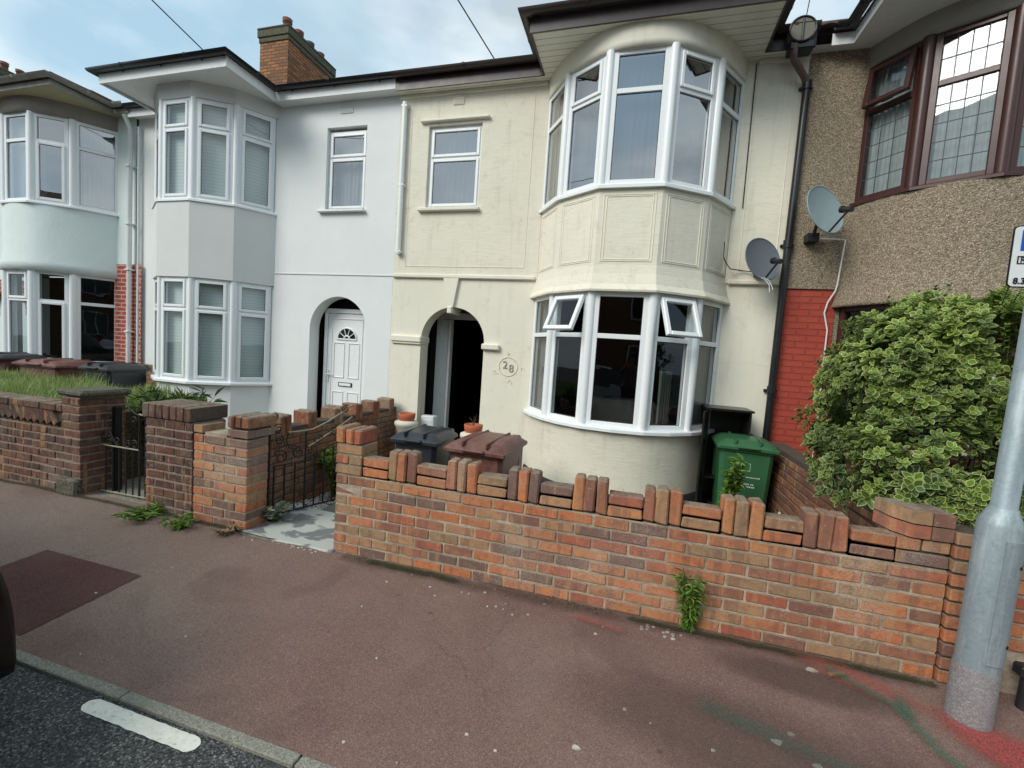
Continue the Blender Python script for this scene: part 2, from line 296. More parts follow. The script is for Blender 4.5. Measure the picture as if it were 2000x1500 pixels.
M['terra'] = flat('terracotta', (.42, .115, .055), .7); M['pot_old'] = flat('sooty_clay', (.20, .085, .055), .85); M['urn'] = flat('painted_urn', (.66, .62, .52), .65)
M['black_box'] = plastic('black_cabinet', (.010, .009, .009), .3, .2, .5, (.05, .04, .03))
M['dish_g'] = plastic('dish_grey', (.13, .145, .17), .4, .25); M['dish_l'] = plastic('dish_pale', (.24, .31, .32), .45, .2); M['dark'] = plastic('dark_plastic', (.02, .02, .022), .4, .2)
M['cable_w'] = flat('white_cable', (.72, .71, .68), .5); M['cable_k'] = flat('dark_cable', (.03, .025, .022), .5)
M['lead'] = flat('lead_came', (.05, .065, .07), .5); M['door_w'] = plastic('white_door', (.80, .82, .82), .25, .04)
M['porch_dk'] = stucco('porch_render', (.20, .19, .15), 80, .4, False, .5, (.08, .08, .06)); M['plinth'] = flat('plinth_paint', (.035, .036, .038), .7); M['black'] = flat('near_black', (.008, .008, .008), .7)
M['carp'] = plastic('black_car_paint', (.002, .0022, .003), .35, .05, .04); M['lamp'] = flat('headlamp', (.35, .40, .40), .1, .8); M['rubber'] = flat('tyre', (.015, .015, .015), .8); M['alloy'] = flat('alloy', (.4, .4, .42), .35, .5, .7)
M['sign_w'] = flat('sign_white', (.74, .77, .77), .4); M['sign_b'] = flat('sign_blue', (.02, .10, .42), .4); M['sign_k'] = flat('sign_black', (.01, .01, .012), .4)
M['leaf_in'] = leafm('leaf_green', (.020, .050, .012), (.17, .27, .035)); M['leaf_rim'] = leafm('leaf_cream_margin', (.24, .29, .13), (.58, .66, .22))
M['leaf_g'] = leafm('weed_leaf', (.08, .17, .025), (.22, .36, .06)); M['leaf_d'] = leafm('dark_leaf', (.02, .045, .012), (.06, .11, .03)); M['leaf_y'] = leafm('hedge_leaf', (.10, .20, .02), (.30, .42, .07))
M['grassm'] = leafm('grass_blade', (.10, .19, .03), (.36, .42, .15)); M['stem'] = flat('stem', (.10, .08, .04), .85); M['dry'] = leafm('dry_leaf', (.20, .12, .06), (.42, .32, .18), .1, .8)
M['bag'] = plastic('plastic_bag', (.62, .66, .62), .4, .3, .5, (.55, .50, .15))
M['moss_c'] = speck('mossy_coping', [(0, (.05, .045, .035)), (.7, (.12, .11, .085)), (1, (.16, .16, .12))], 70, .7, .95, (.09, .10, .05))
M['skin'] = flat('skin', (.30, .17, .11), .6); M['shirt'] = flat('grey_top', (.14, .13, .125), .9); M['trouser'] = flat('dark_trousers', (.03, .03, .035), .9); M['hair'] = flat('dark_hair', (.012, .01, .008), .6)
M['van'] = plastic('pale_car_paint', (.50, .52, .53), .2, .1, .6); M['dark_glassy'] = plastic('car_glass', (.01, .012, .013), .05, .05, .7)

# ------------------------------------------------------------------ mesh builder
class MB:
    def __init__(s): s.v = []; s.f = []; s.mi = []; s.tint = []; s.T = None; s.sm = []
    def add(s, vs, fs, m=0, tint=0., smooth=False):
        b = len(s.v)
        s.v += [tuple(s.T @ Vector(p)) if s.T else tuple(p) for p in vs]
        for f in fs: s.f.append([b + i for i in f]); s.mi.append(m); s.tint.append(tint); s.sm.append(smooth)
    def box(s, x0, x1, y0, y1, z0, z1, m=0, tint=0.):
        s.add([(x0, y0, z0), (x1, y0, z0), (x1, y1, z0), (x0, y1, z0), (x0, y0, z1), (x1, y0, z1), (x1, y1, z1), (x0, y1, z1)],
              [(0, 3, 2, 1), (4, 5, 6, 7), (0, 1, 5, 4), (1, 2, 6, 5), (2, 3, 7, 6), (3, 0, 4, 7)], m, tint)
    def cbox(s, x0, x1, y0, y1, z0, z1, c=.006, m=0, tint=0., jit=0.):
        # chamfered box
        X, Y, Z = (x0, x1), (y0, y1), (z0, z1); vs = []; idx = {}
        for i in (0, 1):
            for j in (0, 1):
                for k in (0, 1):
                    q = (X[i], Y[j], Z[k]); d = [(1 if t == 0 else -1) * c for t in (i, j, k)]
                    jj = [random.uniform(-jit, jit) for _ in range(3)]
                    for a in range(3):
                        p = [q[t] + (d[t] if t != a else 0) + jj[t] for t in range(3)]
                        idx[(i, j, k, a)] = len(vs); vs.append(p)
        fs = []
        for a in range(3):
            b, e = (a + 1) % 3, (a + 2) % 3
            for sd_ in (0, 1):
                loop = []
                for (u, v_) in ((0, 0), (1, 0), (1, 1), (0, 1)):
                    key = [0, 0, 0]; key[a] = sd_; key[b] = u; key[e] = v_; loop.append(idx[(*key, a)])
                fs.append(loop if sd_ else loop[::-1])
        for a in range(3):       # edges parallel to a
            b, e = (a + 1) % 3, (a + 2) % 3
            for u in (0, 1):
                for v_ in (0, 1):
                    k0 = [0, 0, 0]; k0[b] = u; k0[e] = v_; k1 = list(k0); k1[a] = 1
                    lp = [idx[(*k0, b)], idx[(*k1, b)], idx[(*k1, e)], idx[(*k0, e)]]
                    fs.append(lp if (u ^ v_) else lp[::-1])
        for i in (0, 1):
            for j in (0, 1):
                for k in (0, 1):
                    lp = [idx[(i, j, k, a)] for a in range(3)]
                    fs.append(lp if (i + j + k) % 2 else lp[::-1])
        s.add(vs, fs, m, tint)
    def prism(s, pts, z0, z1, m=0, axis='z', caps=True, tint=0., smooth=False):
        # pts ccw in the plane; extruded along axis
        def P(a, b, c): return (a, b, c) if axis == 'z' else ((a, c, b) if axis == 'y' else (c, a, b))
        n = len(pts); vs = [P(p[0], p[1], z0) for p in pts] + [P(p[0], p[1], z1) for p in pts]
        s.add(vs, [(i, (i + 1) % n, n + (i + 1) % n, n + i) for i in range(n)], m, tint, smooth)
        if caps: s.add(vs, [tuple(range(n))[::-1], tuple(range(n, 2 * n))], m, tint)
    def quad(s, a, b, c, d, m=0, tint=0.): s.add([a, b, c, d], [(0, 1, 2, 3)], m, tint)
    def poly(s, pts, m=0, tint=0.): s.add(pts, [tuple(range(len(pts)))], m, tint)
    def tube(s, pts, r, seg=8, m=0, caps=True, r1=None, tint=0.):
        pts = [Vector(p) for p in pts]; n = len(pts); rings = []; vs = []
        up = None
        for i, p in enumerate(pts):
            d = (pts[min(i + 1, n - 1)] - pts[max(i - 1, 0)])
            if d.length < 1e-9: d = Vector((0, 0, 1))
            d.normalize()
            if up is None: up = d.orthogonal().normalized()
            up = (up - d * up.dot(d)); up = up.normalized() if up.length > 1e-6 else d.orthogonal().normalized()
            w_ = d.cross(up); rr = r if r1 is None else r + (r1 - r) * i / max(1, n - 1)
            for k in range(seg):
                a = 2 * math.pi * k / seg; vs.append(p + (up * math.cos(a) + w_ * math.sin(a)) * rr)
        fs = [(i * seg + k, i * seg + (k + 1) % seg, (i + 1) * seg + (k + 1) % seg, (i + 1) * seg + k) for i in range(n - 1) for k in range(seg)]
        s.add(vs, fs, m, tint, True)
        if caps: s.add(vs, [tuple(range(seg))[::-1], tuple(range((n - 1) * seg, n * seg))], m, tint)
    def lathe(s, prof, c=(0, 0, 0), seg=24, m=0, smooth=True, Mx=None):
        vs = []; n = len(prof)
        for r, z in prof:
            for k in range(seg):
                a = 2 * math.pi * k / seg; p = Vector((r * math.cos(a), r * math.sin(a), z))
                if Mx: p = Mx @ p
                vs.append(p + Vector(c))
        fs = [(i * seg + k, i * seg + (k + 1) % seg, (i + 1) * seg + (k + 1) % seg, (i + 1) * seg + k) for i in range(n - 1) for k in range(seg)]
        s.add(vs, fs, m, 0., smooth)
        s.add(vs, [tuple(range(seg))[::-1], tuple(range((n - 1) * seg, n * seg))], m)
    def build(s, name, mats, parent=None, recalc=True, merge=False):
        me = bpy.data.meshes.new(name); me.from_pydata(s.v, [], s.f)
        if not isinstance(mats, (list, tuple)): mats = [mats]
        for m_ in mats: me.materials.append(M[m_] if isinstance(m_, str) else m_)
        me.polygons.foreach_set('material_index', s.mi); me.polygons.foreach_set('use_smooth', s.sm)
        at = me.attributes.new('tint', 'FLOAT', 'FACE'); at.data.foreach_set('value', s.tint)
        if recalc or merge:
            bm = bmesh.new(); bm.from_mesh(me)
            if merge: bmesh.ops.remove_doubles(bm, verts=bm.verts, dist=1e-4)
            if recalc: bmesh.ops.recalc_face_normals(bm, faces=bm.faces)
            bm.to_mesh(me); bm.free()
        me.update(); o = bpy.data.objects.new(name, me); COL.objects.link(o)
        if parent: o.parent = parent
        return o
def tag(o, label=None, cat=None, group=None, kind=None):
    if label: o['label'] = label
    if cat: o['category'] = cat
    if group: o['group'] = group
    if kind: o['kind'] = kind
    return o
def thing(name, label, cat, group=None, loc=(0, 0, 0)):
    o = bpy.data.objects.new(name, None); COL.objects.link(o); o.location = loc; o.empty_display_size = .2
    return tag(o, label, cat, group)
def struct(o): o['kind'] = 'structure'; return o
def copy_tree(o, parent=None):
    kids = list(o.children); c = o.copy(); COL.objects.link(c); c.parent = parent
    for k in kids: copy_tree(k, c)
    return c
def rnd(a, b): return random.uniform(a, b)

# ------------------------------------------------------------------ ground
F, GZ = 5.9, -.22            # facade plane and front garden level
b = MB(); b.quad((-60, -60, -.014), (60, -60, -.014), (60, 1.34, -.014), (-60, 1.34, -.014)); b.quad((-60, 1.34, -.3), (60, 1.34, -.3), (60, 60, -.3), (-60, 60, -.3)); struct(b.build('road', 'road', recalc=False))
def grid_sheet(name, x0, x1, y0, y1, nx, ny, zf, mat):
    b = MB(); vs = [(x0 + (x1 - x0) * i / nx, y0 + (y1 - y0) * j / ny, zf(x0 + (x1 - x0) * i / nx, y0 + (y1 - y0) * j / ny)) for j in range(ny + 1) for i in range(nx + 1)]
    b.add(vs, [(j * (nx + 1) + i, j * (nx + 1) + i + 1, (j + 1) * (nx + 1) + i + 1, (j + 1) * (nx + 1) + i) for j in range(ny) for i in range(nx)], 0, 0, True)
    return b.build(name, mat, recalc=False)
def pave_z(x, y):
    e = max(0, min(1, (y - 2.3) / .5)); k = max(0, min(1, (1.6 - y) / .25))
    return (noise.noise(Vector((x * .9, y * .9, 0))) * .008 + noise.noise(Vector((x * 5, y * 5, 3))) * .003 + e * (.008 + .012 * noise.noise(Vector((x * 2.3, 1, 5))))) * (1 - k)
struct(grid_sheet('pavement', -9, 5, 1.335, 2.86, 420, 46, pave_z, 'pave'))
b = MB(); b.box(-40, -9, 1.335, 2.86, -.2, .0); b.box(5, 40, 1.335, 2.86, -.2, .0); struct(b.build('pavement', 'pave'))
b = MB(); x = -12.05
while x < 8: b.cbox(x + .003, x + .908, 1.288 , 1.336, -.25, .004 + rnd(-.002, .002), .004); x += .912
struct(b.build('kerb', 'kerb'))
b = MB(); NX_, NY_ = 60, 36; vs = []
for j in range(NY_ + 1):
    for i in range(NX_ + 1):
        u, v = i / NX_, j / NY_; x = -3.78 - .08 * v + (.90 + .004 * v) * u; y = 1.40 + (.62 + .006 * noise.noise(Vector((u * 30, 4, 0)))) * v; x += .006 * noise.noise(Vector((v * 20, 9, 0))); vs.append((x, y, pave_z(x, y) + .0035))
b.add(vs, [(j * (NX_ + 1) + i, j * (NX_ + 1) + i + 1, (j + 1) * (NX_ + 1) + i + 1, (j + 1) * (NX_ + 1) + i) for j in range(NY_) for i in range(NX_)], 0, 0, True)
struct(b.build('pavement_patch', 'patch', recalc=False))
# road marking : ragged white dash
b = MB(); pts = []; n = 60
for i in range(n + 1): u = i / n; pts.append((-2.13 + .62 * u, 1.205 + (.004 * noise.noise(Vector((u * 14, 0, 1)))) + (.022 * (1 - min(1, u * 16)) ** 2 + .022 * (1 - min(1, (1 - u) * 16)) ** 2), -.0105))
for i in range(n, -1, -1): u = i / n; pts.append((-2.13 + .62 * u, 1.272 + (.003 * noise.noise(Vector((u * 16, 3, 1)))) - (.022 * (1 - min(1, u * 16)) ** 2 + .022 * (1 - min(1, (1 - u) * 16)) ** 2), -.0105))
struct(b.build('road_marking', 'rpaint', recalc=False)) if b.poly(pts) is None else 0
# front gardens behind the walls (lower than the pavement)
b = MB(); b.box(-3.45, 1.55, 3.0, 6.6, -.5, GZ); struct(b.build('garden_paving', 'slab_d'))
b = MB(); b.box(-8.7, -3.7, 3.15, 6.2, -.5, -.03); b.box(-5.2, -3.95, 2.72, 3.15, -.5, -.008); struct(b.build('garden_concrete', 'conc'))
b = MB(); b.box(-14.2, -8.7, 3.0, 6.2, -.5, -.03); b.box(1.8, 8, 3.0, 6.2, -.5, -.05); struct(b.build('garden_soil', 'soil'))
b = MB(); b.cbox(-2.93, -2.07, 2.74, 3.40, -.3, .018, .012); b.cbox(-3.06, -2.86, 2.735, 2.80, -.3, .022, .02); struct(b.build('path_slab', 'slab'))
b = MB(); b.cbox(-2.95, -2.35, 3.42, 5.9, -.3, -.12, .01); struct(b.build('garden_path', 'slab_d'))
# spray marks and damp edges: thin irregular sheets on the pavement, densest in the middle
def pt_sheet(name, mat, vs, fs, ts):
    me = bpy.data.meshes.new(name); me.from_pydata(vs, [], fs); me.materials.append(M[mat]); at = me.attributes.new('tint', 'FLOAT', 'POINT'); at.data.foreach_set('value', ts)
    o = bpy.data.objects.new(name, me); COL.objects.link(o); return struct(o)
def decal(name, mat, c, r, pts=None, z=.020, core=.35):
    """elliptic patch: c centre, r radii, rotated by r[2]"""
    NR, NA = 14, 40; vs = []; ts = []; ca, sa = math.cos(r[2]), math.sin(r[2])
    for i in range(NR + 1):
        k = i / NR
        for j in range(NA):
            a = 2 * math.pi * j / NA; x, y = r[0] * k * math.cos(a), r[1] * k * math.sin(a); X, Y = c[0] + x * ca - y * sa, c[1] + x * sa + y * ca
            vs.append((X, Y, z + pave_z(X, Y))); ts.append(min(1., (1 - k) / (1 - core)))
    return pt_sheet(name, mat, vs, [(i * NA + j, i * NA + (j + 1) % NA, (i + 1) * NA + (j + 1) % NA, (i + 1) * NA + j) for i in range(NR) for j in range(NA)], ts)
def strip(name, mat, path, wd, z=.016, K=8):
    P = [Vector((p[0], p[1], 0)) for p in path]; Q = [P[0]]
    for a, c in zip(P, P[1:]):
        m_ = max(1, int((c - a).length / .02)); Q += [a.lerp(c, k / m_) for k in range(1, m_ + 1)]
    n = len(Q); vs = []; ts = []
    for i in range(n):
        d = (Q[min(i + 3, n - 1)] - Q[max(i - 3, 0)]).normalized(); e = min(1, min(i, n - 1 - i) / 5)
        for k in range(K + 1):
            o_ = -1 + 2 * k / K; q = Q[i] + Vector((-d.y, d.x, 0)) * o_ * wd; vs.append((q.x, q.y, z + pave_z(q.x, q.y))); ts.append((1 - abs(o_)) ** .8 * e)
    return pt_sheet(name, mat, vs, [(i * (K + 1) + k, (i + 1) * (K + 1) + k, (i + 1) * (K + 1) + k + 1, i * (K + 1) + k + 1) for i in range(n - 1) for k in range(K)], ts)
decal('red_spray_paint', 'sp_red', (1.74, 2.28), (.46, .22, -.75))
decal('red_spray_paint', 'sp_red', (2.0, 2.25), (.35, .35, 0), z=.026)
strip('green_spray_paint', 'sp_green', [(1.06, 2.68), (1.20, 2.56), (1.34, 2.45), (1.37, 2.32), (1.39, 2.20), (1.45, 2.10), (1.50, 1.98), (1.53, 1.85)], .065, .032)
strip('green_spray_paint', 'sp_green', [(1.40, 2.60), (1.38, 2.47), (1.36, 2.30)], .06, .036)
strip('green_faint_spray', 'sp_green2', [(.35, 2.15), (.6, 2.08), (.95, 1.98), (1.2, 1.9)], .12, .028)
strip('green_faint_spray', 'sp_green2', [(1.95, 2.42), (2.1, 2.3), (2.2, 2.1)], .06, .040)
strip('white_spray_paint', 'sp_white', [(1.60, 2.16), (1.68, 2.14), (1.78, 2.06), (1.84, 1.96)], .016, .044)
strip('white_spray_paint', 'sp_white', [(1.60, 2.16), (1.64, 2.08), (1.68, 2.0)], .014, .048)
strip('pink_spray_paint', 'sp_pink', [(-.30, 2.64), (-.12, 2.60), (.02, 2.57), (.14, 2.56)], .07, .020)
strip('damp_edge', 'sp_dark', [(-2.05 + .1 * i, 2.72 + .03 * noise.noise(Vector((i * .4, 0, 0)))) for i in range(38)], .14, .008)
decal('damp_patch', 'sp_dark', (.95, 2.50), (.70, .22, -.12), z=.012); 
decal('damp_patch', 'sp_dark2', (.6, 2.0), (1.3, .45, -.1), z=.010)
decal('reddish_wear', 'sp_pink', (1.25, 2.60), (.45, .16, -.4), z=.016)
strip('moss_edge', 'sp_moss', [(-1.85 + .07 * i, 2.72 + .02 * noise.noise(Vector((i * .5, 2, 0)))) for i in range(14)], .08, .014)
strip('moss_edge', 'sp_moss', [(.0 + .07 * i, 2.72 + .02 * noise.noise(Vector((i * .5, 2, 0)))) for i in range(26)], .06, .014)
strip('moss_edge', 'sp_moss', [(-8 + .1 * i, 2.75) for i in range(56)], .06, .014)

# ------------------------------------------------------------------ brick walls
def brick_run(b, u0, u1, v0, v1, z0, n, along='x', H=.0635, J=.0115, L_=.215, skip=None, off=0, jit=.0022):
    for r in range(n):
        zz = z0 + r * (H + J); u = u0 - (off + r) % 2 * .1125
        while u < u1 - .01:
            a, e = max(u, u0), min(u + L_, u1)
            if u1 - e < .045: e = u1; u = u1
            if e - a < .03: e = a
            if e - a > .03 and not (skip and skip(a, e, zz)):
                pd = rnd(-.003, .003); t_ = random.random()
                if along == 'x': b.cbox(a, e, v0 + pd, v1 - pd, zz, zz + H, .005, 0, t_, jit)
                else: b.cbox(v0 + pd, v1 - pd, a, e, zz, zz + H, .005, 0, t_, jit)
            u += L_ + J
def soldiers(b, u0, n, v0, v1, z0, h=.215, wd=.068, J=.006, along='x', jit=.003):
    for k in range(n):
        a = u0 + k * (wd + J) + rnd(-.002, .002); dz = rnd(-.010, .008); pd = rnd(-.008, .006)
        if along == 'x': b.cbox(a, a + wd, v0 + pd, v1, z0, z0 + h + dz, .011, 0, random.random(), jit + .002)
        else: b.cbox(v0, v1 - pd, a, a + wd, z0, z0 + h + dz, .011, 0, random.random(), jit * 1.4)

# cream house front wall with castellated top
wall = thing('garden_wall', 'long orange brick garden wall with castellated top in front of the cream house', 'wall')
b = MB(); brick_run(b, -2.09, 1.675, 2.78, 2.884, .012, 8); b.box(-2.084, 1.67, 2.786, 2.878, -.3, .608, 1)
brick_run(b, -1.86, 1.675, 2.777, 2.887, -.063, 1)
b.build('wall_body', ['brick_o', 'mortar'], wall)
b = MB(); gs = [-1.653, -1.19, -.75, -.31, .128, .572, 1.0]
for g in gs: soldiers(b, g, 3, 2.775, 2.888, .617)
ends = [-1.87] + [g + .222 for g in gs]; sts = gs + [1.44]
for a, e in zip(ends, sts):
    for r in range(2):
        if e - a > .03: b.cbox(a + .004, e - .004, 2.782 + rnd(-.003, .003), 2.884, .617 + r * .075, .682 + r * .075 + rnd(-.002, .003), .008, 0, random.random(), .004)
        b.box(a, e, 2.79, 2.876, .608, .685, 1)
b.build('coping', ['brick_o', 'mortar_g'], wall)
b = MB(); brick_run(b, -2.092, -1.875, 2.776, 2.99, .617, 3); b.box(-2.085, -1.88, 2.784, 2.98, -.2, .84, 1)
soldiers(b, -2.095, 3, 2.772, 2.995, .842, .122)
brick_run(b, -2.088, -1.9, 2.888, 2.99, .012, 8)
b.build('pier', ['brick_o', 'mortar'], wall)
b = MB()      # squint brick corner at the right end
for r in range(2):
    z0 = .765 + r * .076
    for (pl, t_) in (([(1.41, 2.99), (1.43, 2.86), (1.49, 2.777), (1.50, 2.775), (1.575, 2.775), (1.575, 2.99)], .1 + .35 * r), ([(1.582, 2.775), (1.675, 2.777), (1.675, 2.99), (1.582, 2.99)], .55)):
        b.prism([(p[0], p[1]) for p in pl], z0, z0 + .068, 0, tint=t_)
b.box(1.50, 1.66, 2.80, 3.0, .60, .89, 1); brick_run(b, 1.44, 1.675, 2.785, 2.99, .617, 2)
b.build('corner_pier', ['brick_o', 'mortar_g'], wall)
# next wall to the right (brown house), partly behind the lamp column
wr = thing('garden_wall', 'weathered orange brick wall behind the lamp column beside the variegated bush', 'wall')
b = MB(); brick_run(b, 1.685, 1.92, 2.765, 2.99, .012, 11, off=1); b.box(1.69, 1.915, 2.775, 2.98, -.3, .83, 1); b.build('pier', ['brick_o', 'mortar_g'], wr)
b = MB(); brick_run(b, 1.93, 4.2, 2.80, 3.0, .24, 7); b.box(1.93, 4.2, 2.81, 2.99, .0, .76, 1); b.build('wall_body', ['brick_o', 'mortar'], wr)
# orange pier left of the gate, with low wing
wp = thing('gate_pier', 'orange brick gate pier with a low notched wing beside the dark brown pier', 'pier')
b = MB(); brick_run(b, -3.485, -2.925, 2.775, 2.99, .012, 10); b.box(-3.48, -2.93, 2.783, 2.98, -.3, .75, 1)
brick_run(b, -3.485, -3.39, 2.775, 2.99, .765, 1); b.box(-3.38, -3.15, 2.79, 2.98, .75, .775, 1)
brick_run(b, -3.13, -2.925, 2.775, 3.06, .765, 1)
b.build('wall_body', ['brick_o', 'mortar'], wp)
b = MB(); soldiers(b, -3.135, 3, 2.77, 3.07, .842, .095); b.build('pier_cap', ['brick_b'], wp)
# dark pier
dp = thing('gate_pier', 'dark brown brick gate pier with a brick on edge cap between the two gates', 'pier')
b = MB(); brick_run(b, -4.03, -3.50, 2.775, 3.09, .012, 11); b.box(-4.024, -3.506, 2.783, 3.08, -.3, .835, 1); b.build('pier_body', ['brick_d', 'mortar_p'], dp)
b = MB(); 
for k in range(7): b.cbox(-4.045 + k * .0785, -3.972 + k * .0785, 2.755, 3.11, .842, .962 + rnd(-.003, .003), .006, 0, random.random(), .002)
b.box(-4.04, -3.5, 2.765, 3.1, .845, .95, 1); b.build('pier_cap', ['brick_d', 'mortar_g'], dp)
# far left dark wall
dw = thing('garden_wall', 'dark brown brick garden wall with slanted coping bricks at the far left', 'wall')
b = MB(); brick_run(b, -9.5, -4.87, 2.79, 3.0, .012, 8); b.box(-9.5, -4.88, 2.797, 2.99, -.3, .60, 1); b.build('wall_body', ['brick_d', 'mortar_p'], dw)
b = MB(); 
x = -9.5
while x < -5.2:
    b.T = Matrix.Translation((x, 0, .70)) @ Matrix.Rotation(R(-38), 4, 'Y'); b.cbox(-.034, .034, 2.80, 3.0, -.085, .10, .006, 0, random.random(), .002); x += .094
b.T = None; b.box(-9.5, -5.12, 2.83, 2.98, .60, .78, 1); brick_run(b, -9.5, -5.12, 2.79, 3.0, .765, 1); b.build('coping', ['brick_d', 'mortar_g'], dw)
b = MB(); brick_run(b, -5.11, -4.87, 2.785, 3.0, .617, 4); b.box(-5.1, -4.877, 2.795, 3.16, -.2, .915, 1); brick_run(b, -5.11, -4.87, 3.0, 3.17, .012, 12); b.build('pier', ['brick_d', 'mortar_p'], dw)
b = MB(); b.cbox(-5.15, -4.80, 2.765, 3.19, .925, .985, .02); b.cbox(-5.12, -4.85, 2.74, 2.80, -.05, .16, .02); b.build('pier_cap', 'moss_c', dw)
gp = MB(); gp.cbox(-4.83, -4.77, 3.02, 3.08, -.1, .82, .008); tag(gp.build('gap_shade_post', 'black'), 'black upright standing in for the shaded gap beside the far left dark brick pier', 'post')  # black upright added for the shade in the gap between pier and hedge
# divider between white and cream gardens
dv = thing('boundary_wall', 'brick boundary wall with merlons between the white and cream house gardens', 'wall')
b = MB(); brick_run(b, 3.0, 5.88, -3.60, -3.40, GZ - .05, 12, 'y'); b.box(-3.594, -3.406, 3.0, 5.88, -.5, .665, 1); b.build('wall_body', ['brick_b', 'mortar_g'], dv)
b = MB()
for y in (3.62, 4.01, 4.46, 4.86, 5.26, 5.66): soldiers(b, y, 2, -3.61, -3.39, .59, .215, .068, along='y')
b.build('coping', ['brick_b'], dv)
rv = thing('boundary_wall', 'mossy brick boundary wall between the green bin and the variegated bush', 'wall')
b = MB(); brick_run(b, 3.0, 5.86, 1.60, 1.80, GZ - .05, 13, 'y'); b.box(1.606, 1.794, 3.0, 5.86, -.5, .745, 1); b.build('wall_body', ['brick_b', 'mortar_g'], rv)

# ------------------------------------------------------------------ houses: helpers
def wall_panel(b, x0, x1, z0, z1, y, holes=(), arch=None, depth=.25, m=0, rv_m=None):
    """front faces at y with rectangular holes (hx0,hx1,hz0,hz1,reveal) and one arched hole (ax0,ax1,zbottom,reveal)"""
    rv_m = m if rv_m is None else rv_m
    xs = {x0, x1}; zs = {z0, z1}; hs = [tuple(h) for h in holes]
    if arch:
        ax0, ax1, az0, ard = arch; r = (ax1 - ax0) / 2; spring = ARCH_SPRING[0]; hs.append((ax0, ax1, az0, spring + r, -1))
    for h in hs: xs |= {h[0], h[1]}; zs |= {h[2], h[3]}
    xs = sorted(x for x in xs if x0 - 1e-6 <= x <= x1 + 1e-6); zs = sorted(z for z in zs if z0 - 1e-6 <= z <= z1 + 1e-6)
    for i in range(len(xs) - 1):
        for j in range(len(zs) - 1):
            cx, cz = (xs[i] + xs[i + 1]) / 2, (zs[j] + zs[j + 1]) / 2
            if any(h[0] < cx < h[1] and h[2] < cz < h[3] for h in hs): continue
            b.quad((xs[i], y, zs[j]), (xs[i + 1], y, zs[j]), (xs[i + 1], y, zs[j + 1]), (xs[i], y, zs[j + 1]), m)
    for h in hs:
        if h[4] <= 0: continue
        d = h[4]; X0, X1, Z0, Z1 = h[:4]
        b.quad((X0, y, Z0), (X0, y + d, Z0), (X0, y + d, Z1), (X0, y, Z1), rv_m); b.quad((X1, y, Z0), (X1, y, Z1), (X1, y + d, Z1), (X1, y + d, Z0), rv_m)
        b.quad((X0, y, Z1), (X0, y + d, Z1), (X1, y + d, Z1), (X1, y, Z1), rv_m); b.quad((X0, y, Z0), (X1, y, Z0), (X1, y + d, Z0), (X0, y + d, Z0), rv_m)
    if arch:
        cx = (ax0 + ax1) / 2; N = 28; top = spring + r
        pt = [(cx - r * math.cos(math.pi * k / N), spring + r * math.sin(math.pi * k / N)) for k in range(N + 1)]
        for k in range(N):
            (xa, za), (xb, zb) = pt[k], pt[k + 1]
            b.quad((xa, y, za), (xb, y, zb), (xb, y, top), (xa, y, top), m)
            b.quad((xa, y, za), (xa, y + ard, za), (xb, y + ard, zb), (xb, y, zb), rv_m)
        b.quad((ax0, y, az0), (ax0, y + ard, az0), (ax0, y + ard, spring), (ax0, y, spring), rv_m)
        b.quad((ax1, y, az0), (ax1, y, spring), (ax1, y + ard, spring), (ax1, y + ard, az0), rv_m)
ARCH_SPRING = [1.7]
def plan(cx, hs=(.335, .84, 1.17), ys=(5.1, 5.43, 5.9)):
    return [(cx - hs[2], ys[2]), (cx - hs[1], ys[1]), (cx - hs[0], ys[0]), (cx + hs[0], ys[0]), (cx + hs[1], ys[1]), (cx + hs[2], ys[2])]
def offset(pl, d):
    """push an open polyline outwards (towards the street)"""
    out = []; n = len(pl)
    nr = []
    for i in range(n - 1):
        dx, dy = pl[i + 1][0] - pl[i][0], pl[i + 1][1] - pl[i][1]; l = math.hypot(dx, dy); nr.append((dy / l, -dx / l))
    for i in range(n):
        if i == 0: a = nr[0]; out.append((pl[0][0] + a[0] * d / max(.3, abs(a[0])) * 1., pl[0][1]))
        elif i == n - 1: a = nr[-1]; out.append((pl[-1][0] + a[0] * d / max(.3, abs(a[0])), pl[-1][1]))
        else:
            a, c = nr[i - 1], nr[i]; k = 1 + a[0] * c[0] + a[1] * c[1]
            out.append((pl[i][0] + (a[0] + c[0]) * d / k, pl[i][1] + (a[1] + c[1]) * d / k))
    return out
def rounded(pl, n=5):
    """Catmull-Rom smoothing of the bay plan for curved render"""
    P = [pl[0]] + list(pl) + [pl[-1]]; out = []
    for i in range(1, len(P) - 2):
        for k in range(n):
            t = k / n; q = []
            for a in (0, 1):
                p0, p1, p2, p3 = P[i - 1][a], P[i][a], P[i + 1][a], P[i + 2][a]
                q.append(.5 * (2 * p1 + (p2 - p0) * t + (2 * p0 - 5 * p1 + 4 * p2 - p3) * t * t + (3 * p1 - p0 - 3 * p2 + p3) * t ** 3))
            out.append(tuple(q))
    return out + [pl[-1]]
def band(b, rows, m=0, smooth=False, caps=True, back=None):
    """rows: list of (polyline, z); skin between them"""
    n = len(rows[0][0]); vs = [(p[0], p[1], z) for pl, z in rows for p in pl]
    b.add(vs, [(r * n + i, r * n + i + 1, (r + 1) * n + i + 1, (r + 1) * n + i) for r in range(len(rows) - 1) for i in range(n - 1)], m, 0, smooth)
    if caps:
        for (pl, z) in (rows[0], rows[-1]): b.poly([(p[0], p[1], z) for p in pl], m)
def facet_M(p0, p1):
    dx, dy = p1[0] - p0[0], p1[1] - p0[1]; l = math.hypot(dx, dy)
    return Matrix(((dx / l, dy / l, 0, p0[0]), (dy / l, -dx / l, 0, p0[1]), (0, 0, 1, 0), (0, 0, 0, 1))), l
